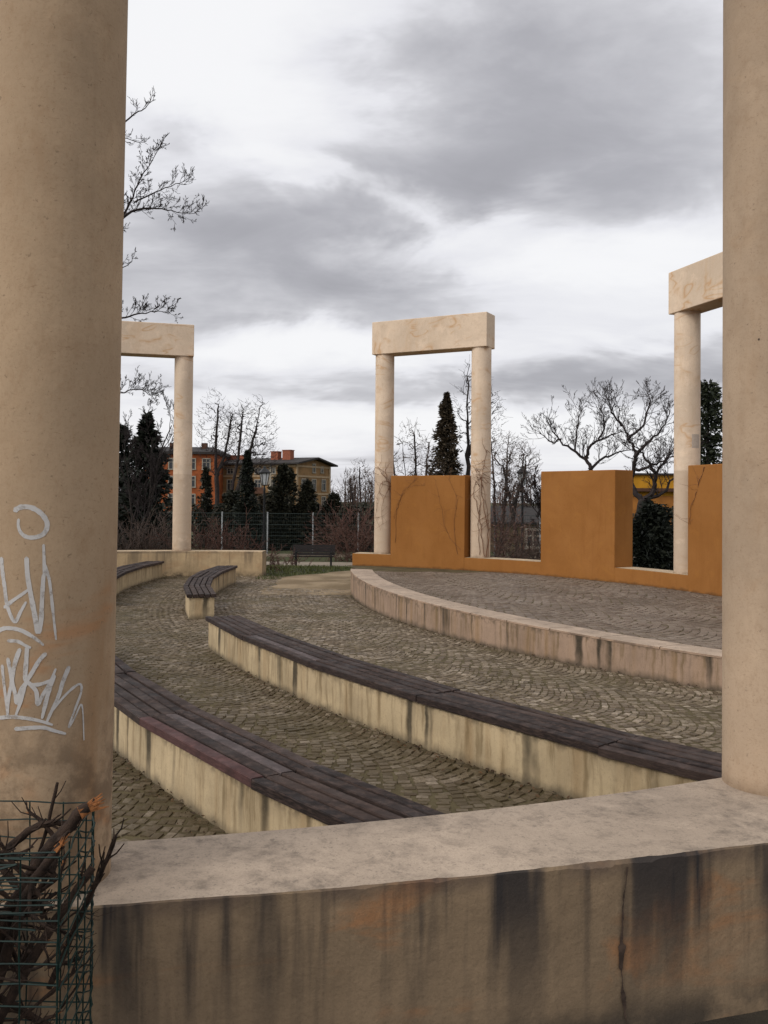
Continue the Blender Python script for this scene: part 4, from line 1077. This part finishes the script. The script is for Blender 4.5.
vine('sparse vine threads spread over the face of the first orange slab', [
    ([pf(66.6, .8), pf(66.4, 1.5), pf(65.0, 1.9), pf(63.2, 2.15)], .0038), ([pf(57, .6), pf(57.6, 1.2), pf(57.2, 1.7), pf(58.4, 2.12)], .0042),
    ([pf(56.6, .7), pf(58.5, 1.0), pf(59.5, 1.5), pf(60.6, 2.1)], .0035), ([pf(66.8, 1.3), pf(65.9, 1.7), pf(64.8, 1.95), pf(62, 2.0)], .0032)], 3)
vine('single thin vine thread down the edge of the right orange slab', [([pf(18.6, 2.24), pf(19.8, 1.9), pf(20.7, 1.6), pf(20.9, 1.35)], .006)], 4)

# ------------------------------------------------------------------ fence, bench, lamps
fY = 46.0; zf = gz(0, fY) - .0
fr = empty('wire_fence', (-4, fY, zf), 0, 'long green wire fence with grey posts beyond the park bench', 'fence'); of = (-4, fY, zf)
mb = MB(); posts = []
k = -9
for k in range(-9, 15):
    x = -5.80 + 2.27 * k; z = gz(x, fY); ht = 2.2
    p = MB(); p.tube([(x, fY, z), (x, fY, z + ht)], .036, 8); p.tube([(x, fY, z + ht), (x, fY, z + ht + .02)], [.043, .03], 8)
    p.build('post', M['fencepost'], fr, off=of)
    if k < 14:
        x2 = x + 2.27; z2 = gz(x2, fY)
        for i in range(1, 22):
            xx = x + 2.27 * i / 22; mb.seg((xx, fY + .03, z + .1), (xx, fY + .03, z + ht - .05), .004, .004, 3)
        for j in range(12):
            hh = .1 + (ht - .15) * j / 11
            mb.seg((x, fY + .036, z + hh), (x2, fY + .036, z2 + hh), .012 if j in (0, 5, 8, 11) else .005, .012 if j in (0, 5, 8, 11) else .005, 4)
mb.build('wire_mesh', M['fencemesh'], fr, off=of)
mb = MB(); mb.box((5, fY, zf + .03), (56, .10, .22)); mb.build('plinth', M['asphalt'], fr, off=of)

pb = empty('park_bench', (-2.95, 38.9, gz(-2.95, 38.9) + .03), 0, 'dark wooden park bench with a slatted back beside the park path', 'bench')
def slat(nm, y, z, h, d, tilt=0):
    m = MB(); m.box((0, y, z), (1.72, d, h), M=Matrix.Rotation(tilt, 3, 'X')); return m.build(nm, M['benchwood'], pb, bevel=.006)
mb = MB()
for i, (y, z) in enumerate(((.19, .53), (.21, .645), (.235, .76), (.26, .87))): mb.box((0, y, z), (1.80, .03, .10), M=Matrix.Rotation(R(-12), 3, 'X'))
mb.build('backrest', M['benchwood'], pb)
mb = MB()
for i in range(4): mb.box((0, -.20 + .11 * i, .445), (1.72, .09, .035))
mb.build('seat', M['benchwood'], pb)
for s in (-1, 1):
    m = MB(); x = s * .74
    m.box((x, -.19, .21), (.06, .06, .42)); m.box((x, .20, .21), (.06, .06, .42)); m.box((x, 0, .405), (.05, .42, .04))
    m.box((x, .225, .65), (.05, .04, .48), M=Matrix.Rotation(R(-12), 3, 'X')); m.box((x, -.02, .62), (.05, .46, .03)); m.box((x, -.20, .52), (.04, .04, .2))
    m.build('side_frame', M['iron'], pb)

def lamp(px, py_top, Y, label):
    b = gpt(px, Y); h = at(px, py_top, Y).z - b.z
    r = empty('street_lamp', b, 0, label, 'street lamp', 'park lamps')
    m = MB(); m.lathe([(.11, 0), (.11, .35), (.075, .45), (.055, .9), (.042, h - 1.0), (.055, h - .92), (.03, h - .86), (.03, h - .78)], n=12); m.build('pole', M['iron'], r, smooth=40)
    m = MB()
    m.lathe([(.12, h - .79), (.13, h - .76), (.02, h - .755)], n=6)
    for k in range(6):
        t = 2 * PI * k / 6; m.seg((.12 * math.cos(t), .12 * math.sin(t), h - .77), (.20 * math.cos(t), .20 * math.sin(t), h - .28), .014, .014, 4)
    m.build('lantern_frame', M['iron'], r)
    m = MB(); m.lathe([(.10, h - .755), (.185, h - .285)], n=6); m.build('lantern_glass', M['lampglass'], r)
    m = MB(); m.lathe([(.25, h - .29), (.26, h - .26), (.10, h - .11), (.07, h - .09), (.06, h - .03), (.015, h)], n=6); m.build('lantern_roof', M['iron'], r)
    return r
lamp(264.5, 466, 37, 'old style park lamp before the brown house, left of the bench')
lamp(522.5, 466, 37, 'old style park lamp in the gap of the orange wall')

# ------------------------------------------------------------------ houses
def window(parent, c, w, h, axis, depth=.12, arch=False, sill=True):
    """axis 'x': the facade lies in the local x plane facing -x; 'y': facing -y"""
    m = MB(); g = MB(); x, y, z = c
    def bx(mbx, u, zz, su, sz, out, dp):
        if axis == 'y': mbx.box((x + u, y - out, z + zz), (su, dp, sz))
        else: mbx.box((x - out, y + u, z + zz), (dp, su, sz))
    fw = .16
    for s in (-1, 1): bx(m, s * (w / 2 + fw / 2), 0, fw, h, .05, .14)
    bx(m, 0, h / 2 + fw / 2, w + 2 * fw, fw, .055, .15); bx(m, 0, -h / 2 - fw / 2, w + 2 * fw + .1, fw, .075, .2)
    bx(m, 0, 0, .09, h, .03, .08); bx(m, 0, h * .18, w, .08, .025, .06)
    o = m.build('window', M['frame'], parent); bx(g, 0, 0, w, h, .005, .03); g.build('pane', M['glass'], o)
zb = -4.0
th = math.atan2(.896, .444); cr = Vector((-14.35, 150, zb))
h1 = empty('house', cr, th, 'tan brick house with low gable, pale bands and chimneys behind the thujas', 'house', 'houses far behind the park')
EZ = 7.35 - zb; RZ = 8.3 - zb; W_, D_ = 11.2, 17.5
m = MB(); m.add([(0, 0, 0), (W_, 0, 0), (W_, D_, 0), (0, D_, 0), (0, 0, EZ), (W_, 0, EZ), (W_, D_, EZ), (0, D_, EZ), (W_ / 2, 0, RZ), (W_ / 2, D_, RZ)],
    [(0, 1, 5, 8, 4), (1, 2, 6, 5), (2, 3, 7, 9, 6), (3, 0, 4, 7)]); m.build('wall', M['brownhouse'], h1)
m = MB(); ov = 1.0; sl = (RZ - EZ) / (W_ / 2)
for s in (0, 1):
    xe = -ov if s == 0 else W_ + ov; ze = EZ - sl * ov
    m.add([(xe, -ov, ze + .05), (W_ / 2, -ov, RZ + .05), (W_ / 2, D_ + ov, RZ + .05), (xe, D_ + ov, ze + .05), (xe, -ov, ze + .32), (W_ / 2, -ov, RZ + .32), (W_ / 2, D_ + ov, RZ + .32), (xe, D_ + ov, ze + .32)],
          [(0, 1, 2, 3), (4, 5, 6, 7), (0, 1, 5, 4), (3, 2, 6, 7), (0, 3, 7, 4)])
rf = m.build('roof', M['roof'], h1, recalc=True)
for x, y, hh, w in ((3.4, 3.7, 2.3, 1.2), (3.4, 6.1, 2.1, 1.1), (4.4, 13.5, 1.6, 1.0), (4.4, 16.0, 1.6, 1.2)):
    m = MB(); m.box((x, y, RZ - .9 + hh / 2), (w, w * 1.3, hh)); m.box((x, y, RZ - .9 + hh + .06), (w + .16, w * 1.3 + .16, .12)); m.build('chimney', M['brick'], rf)
m = MB()
for z in (EZ - 2.0, EZ - 4.9, EZ - .35):
    m.box((W_ / 2, -.05, z), (W_ + .1, .1, .3)); m.box((-.05, D_ / 2, z), (.1, D_, .3))
for x in (.25, W_ - .25): m.box((x, -.06, EZ / 2), (.5, .13, EZ))
m.build('facade_band', M['paleband'], h1)
for k in range(3):
    for z in (EZ - 3.4, EZ - 6.3): window(h1, (2.3 + 3.3 * k, 0, z), 1.15, 1.75, 'y')
window(h1, (5.6, 0, EZ - .6), .7, 1.3, 'y'); window(h1, (8.3, 0, EZ - .75), .6, .9, 'y')
for k in range(6):
    for z in (EZ - 1.15, EZ - 3.5, EZ - 6.4): window(h1, (0, 1.8 + 2.8 * k, z), 1.1, 1.6 if z < EZ - 2 else .8, 'x')
m = MB(); m.box((-.5, 6.8, EZ - 4.9), (1.0, 2.8, .15)); m.box((-1.0, 6.8, EZ - 4.4), (.06, 2.8, 1.0)); m.build('balcony', M['darkband'], h1)
m = MB(); m.box((-.12, 4.9, EZ / 2), (.16, .28, EZ)); m.build('drainpipe', M['frame'], h1)

h2 = empty('house', (-39.0, 150, zb), 0, 'bright orange apartment house behind the left arch', 'house', 'houses far behind the park')
W_, D_, EZ = 11.6, 12.0, 8.75 - zb
m = MB(); m.box((W_ / 2, D_ / 2, EZ / 2), (W_, D_, EZ)); m.build('wall', M['orangehouse'], h2)
m = MB(); m.add([(-.6, -.6, EZ), (W_ + .6, -.6, EZ), (W_ + .6, D_ + .6, EZ), (-.6, D_ + .6, EZ), (-.6, -.6, EZ + .4), (W_ + .6, -.6, EZ + .4), (W_ + .6, D_ + .6, EZ + .4), (-.6, D_ + .6, EZ + .4), (1.5, D_ / 2, EZ + 1.5), (W_ - 1.5, D_ / 2, EZ + 1.5)],
    [(0, 1, 2, 3), (0, 1, 5, 4), (1, 2, 6, 5), (2, 3, 7, 6), (3, 0, 4, 7), (4, 5, 9, 8), (5, 6, 9), (6, 7, 8, 9), (7, 4, 8)])
rf = m.build('roof', M['roof'], h2, recalc=True)
for x in (3.6, 5.0, 8.9): m = MB(); m.box((x, 4, EZ + 1.2), (.9, 1.0, 1.7)); m.build('chimney', M['darkband'], rf)
for x in (1.4, 4.5, 7.6, 10.0):
    for z in (EZ - 1.6, EZ - 4.5, EZ - 7.4, EZ - 10.3): window(h2, (x, 0, z), 1.1, 1.6, 'y')

hs = empty('house', gpt(472, 54), 0, 'low shed with dark roof and one white window, beyond the gap beside the lamp', 'shed', 'houses far behind the park')
W_, D_ = 7.4, 5; b0 = hs.location.z; EZ = at(510, 523, 54).z - b0; RZ = at(510, 508, 56).z - b0
m = MB(); m.box((W_ / 2, D_ / 2, EZ / 2), (W_, D_, EZ)); m.build('wall', M['greyhouse'], hs)
m = MB(); m.add([(-.3, -.35, EZ - .06), (W_ + .3, -.35, EZ - .06), (W_ + .3, D_ / 2, RZ), (-.3, D_ / 2, RZ), (-.3, D_ + .35, EZ - .06), (W_ + .3, D_ + .35, EZ - .06),
    (-.3, -.35, EZ + .06), (W_ + .3, -.35, EZ + .06), (W_ + .3, D_ / 2, RZ + .12), (-.3, D_ / 2, RZ + .12), (-.3, D_ + .35, EZ + .06), (W_ + .3, D_ + .35, EZ + .06)],
    [(0, 1, 2, 3), (3, 2, 5, 4), (6, 7, 8, 9), (9, 8, 11, 10), (0, 1, 7, 6), (4, 5, 11, 10), (0, 3, 9, 6), (3, 4, 10, 9), (1, 2, 8, 7), (2, 5, 11, 8)]); m.build('roof', M['roof'], hs)
window(hs, (3.6, 0, EZ - .9), .7, .9, 'y')

hy = empty('house', gpt(600, 62), 0, 'yellow flat-roofed house glimpsed through the fruit tree', 'house', 'houses far behind the park')
W_, D_ = 9.0, 7; EZ = at(650, 475, 62).z - hy.location.z
m = MB(); m.box((W_ / 2, D_ / 2, EZ / 2), (W_, D_, EZ)); m.build('wall', M['yellowhouse'], hy)
m = MB(); m.box((W_ / 2, -.25, EZ - 1.0), (W_ + .1, .5, .22)); m.build('canopy', M['darkband'], hy)
m = MB(); m.box((W_ / 2, D_ / 2, EZ + .06), (W_ + .4, D_ + .4, .12)); m.build('roof', M['roof'], hy)
m = MB(); m.box((W_ / 2, -.04, EZ - 2.6), (W_ - .1, .08, 2.4)); m.build('facade_panel', M['paleorange'], hy)

# ------------------------------------------------------------------ sky and light
SUN = Vector((-.72, -.50, .62)).normalized()
el = math.asin(SUN.z); az = math.atan2(SUN.x, SUN.y)
w = bpy.data.worlds.new('World'); sc.world = w; w.use_nodes = True
T = w.node_tree; N = T.nodes; Lk = T.links
bg = N['Background']; bg.inputs['Strength'].default_value = .1
sky = N.new('ShaderNodeTexSky'); sky.sky_type = 'NISHITA'; sky.sun_disc = False; sky.sun_elevation = el; sky.sun_rotation = az; sky.dust_density = 3
tc = N.new('ShaderNodeTexCoord'); sp = N.new('ShaderNodeSeparateXYZ'); Lk.new(tc.outputs['Generated'], sp.inputs[0])
def mt(op, a, b=None, clamp=False):
    o = N.new('ShaderNodeMath'); o.operation = op; o.use_clamp = clamp
    for i, v in enumerate((a, b)):
        if v is None: continue
        if isinstance(v, (int, float)): o.inputs[i].default_value = v
        else: Lk.new(v, o.inputs[i])
    return o.outputs[0]
def sm(v, a, b, c0=0, c1=1):
    o = N.new('ShaderNodeMapRange'); o.interpolation_type = 'SMOOTHSTEP'; Lk.new(v, o.inputs[0])
    for i, q in zip((1, 2, 3, 4), (a, b, c0, c1)): o.inputs[i].default_value = q
    return o.outputs[0]
X, Y, Z = sp.outputs
zc = mt('MAXIMUM', Z, 0.0); den = mt('ADD', zc, .16)
cu, cv = mt('DIVIDE', X, den), mt('DIVIDE', Y, den)
cb = N.new('ShaderNodeCombineXYZ'); Lk.new(cu, cb.inputs[0]); Lk.new(cv, cb.inputs[1])
def ns(vec, scale, det, rough, dist, loc=(0, 0, 0), scl=(1, 1, 1), out='Fac'):
    mp = N.new('ShaderNodeMapping'); mp.inputs['Location'].default_value = loc; mp.inputs['Scale'].default_value = scl; Lk.new(vec, mp.inputs[0])
    o = N.new('ShaderNodeTexNoise'); Lk.new(mp.outputs[0], o.inputs['Vector'])
    o.inputs['Scale'].default_value = scale; o.inputs['Detail'].default_value = det; o.inputs['Roughness'].default_value = rough; o.inputs['Distortion'].default_value = dist
    return o.outputs[out]
n1 = ns(cb.outputs[0], 1.1, 6, .48, .3, (3.1, 1.7, 0)); n2 = ns(cb.outputs[0], 2.4, 7, .56, .5, (0, 4, 0), (.75, 1.3, 1))
A_ = mt('ARCTAN2', X, Y); E_ = mt('ARCSINE', Z)
wv = N.new('ShaderNodeSeparateXYZ'); Lk.new(ns(tc.outputs['Generated'], 5.0, 5, .6, .3, (1, 2, 3), (1, 1, 2.2), 'Color'), wv.inputs[0])
A2 = mt('ADD', A_, mt('MULTIPLY', mt('SUBTRACT', wv.outputs[0], .5), .30)); E2 = mt('ADD', E_, mt('MULTIPLY', mt('SUBTRACT', wv.outputs[1], .5), .12))
def blob(px, py, sx, sy, amt, rot=0.0):
    a0 = math.atan((px - 384) / F); e0 = math.atan((499 - py) / F * math.cos(a0))
    da, de = mt('SUBTRACT', A2, a0), mt('SUBTRACT', E2, e0)
    c, s = math.cos(rot), math.sin(rot)
    u = mt('ADD', mt('MULTIPLY', da, c), mt('MULTIPLY', de, s)); v_ = mt('SUBTRACT', mt('MULTIPLY', de, c), mt('MULTIPLY', da, s))
    q = mt('ADD', mt('POWER', mt('DIVIDE', u, sx / F), 2), mt('POWER', mt('DIVIDE', v_, sy / F), 2))
    return mt('MULTIPLY', mt('POWER', 2.718, mt('MULTIPLY', q, -1)), amt)
# each bank of cloud: bearing, elevation, spread, density (+ dark, - bright)
tot = None
for b in ((265, 235, 190, 62, .52, .10), (420, 300, 170, 26, .34, .0), (600, 110, 200, 80, .44, .15), (640, 170, 160, 40, .28, .1), (450, 60, 130, 50, .34, 0), (170, 130, 80, 24, .35, 0),
          (215, 60, 130, 60, -.5, -.2), (340, 175, 130, 16, -.45, -.25), (470, 225, 120, 24, -.5, .22), (580, 265, 140, 32, -.55, .1), (300, 345, 130, 16, -.5, 0),
          (480, 382, 260, 17, .40, .03), (640, 375, 100, 20, .25, 0), (330, 425, 240, 22, -.55, 0), (600, 428, 120, 14, -.35, 0), (330, 15, 120, 30, -.2, 0)):
    q = blob(*b); tot = q if tot is None else mt('ADD', tot, q)
front = sm(Y, .2, .5)
dens = mt('ADD', mt('MULTIPLY', tot, front), mt('ADD', mt('MULTIPLY', mt('SUBTRACT', n1, .5), 1.0), mt('MULTIPLY', mt('SUBTRACT', n2, .5), .95)))
dens = sm(dens, -.50, 1.0)
cr_ = N.new('ShaderNodeValToRGB'); Lk.new(dens, cr_.inputs[0]); e = cr_.color_ramp.elements
e[0].position = 0; e[0].color = (.97, .97, .985, 1); e[1].position = 1; e[1].color = (.37, .367, .395, 1)
for p_, c_ in ((.28, (.84, .84, .88)), (.52, (.62, .617, .65)), (.78, (.455, .452, .485))):
    q = e.new(p_); q.color = c_ + (1,)
# overcast skies are brighter overhead and round the veiled sun
dt = N.new('ShaderNodeVectorMath'); dt.operation = 'DOT_PRODUCT'; Lk.new(tc.outputs['Generated'], dt.inputs[0]); dt.inputs[1].default_value = tuple(SUN)
lum = mt('ADD', sm(zc, .5, 1.0, 1.0, 1.1), sm(dt.outputs['Value'], .3, 1.0, 0, .7))
lum = mt('MULTIPLY', lum, 10.0)
vm = N.new('ShaderNodeVectorMath'); vm.operation = 'SCALE'; Lk.new(cr_.outputs[0], vm.inputs[0]); Lk.new(lum, vm.inputs['Scale'])
mx = N.new('ShaderNodeMix'); mx.data_type = 'RGBA'; mx.inputs[0].default_value = .94
Lk.new(sky.outputs[0], mx.inputs[6]); Lk.new(vm.outputs[0], mx.inputs[7])
Lk.new(mx.outputs[2], bg.inputs['Color'])
sl_ = bpy.data.lights.new('sun', 'SUN'); sl_.energy = 1.3; sl_.angle = R(25); sl_.color = (1, .95, .87)
so = bpy.data.objects.new('sun', sl_); COL.objects.link(so); so.rotation_euler = SUN.to_track_quat('Z', 'Y').to_euler(); so.location = SUN * 50

sc.view_settings.view_transform = 'Standard'; sc.view_settings.look = 'None'; sc.view_settings.exposure = 0.0; sc.view_settings.gamma = 1
sc.view_settings.use_curve_mapping = False
sc.cycles.use_denoising = True
sc.cycles.max_bounces = 6
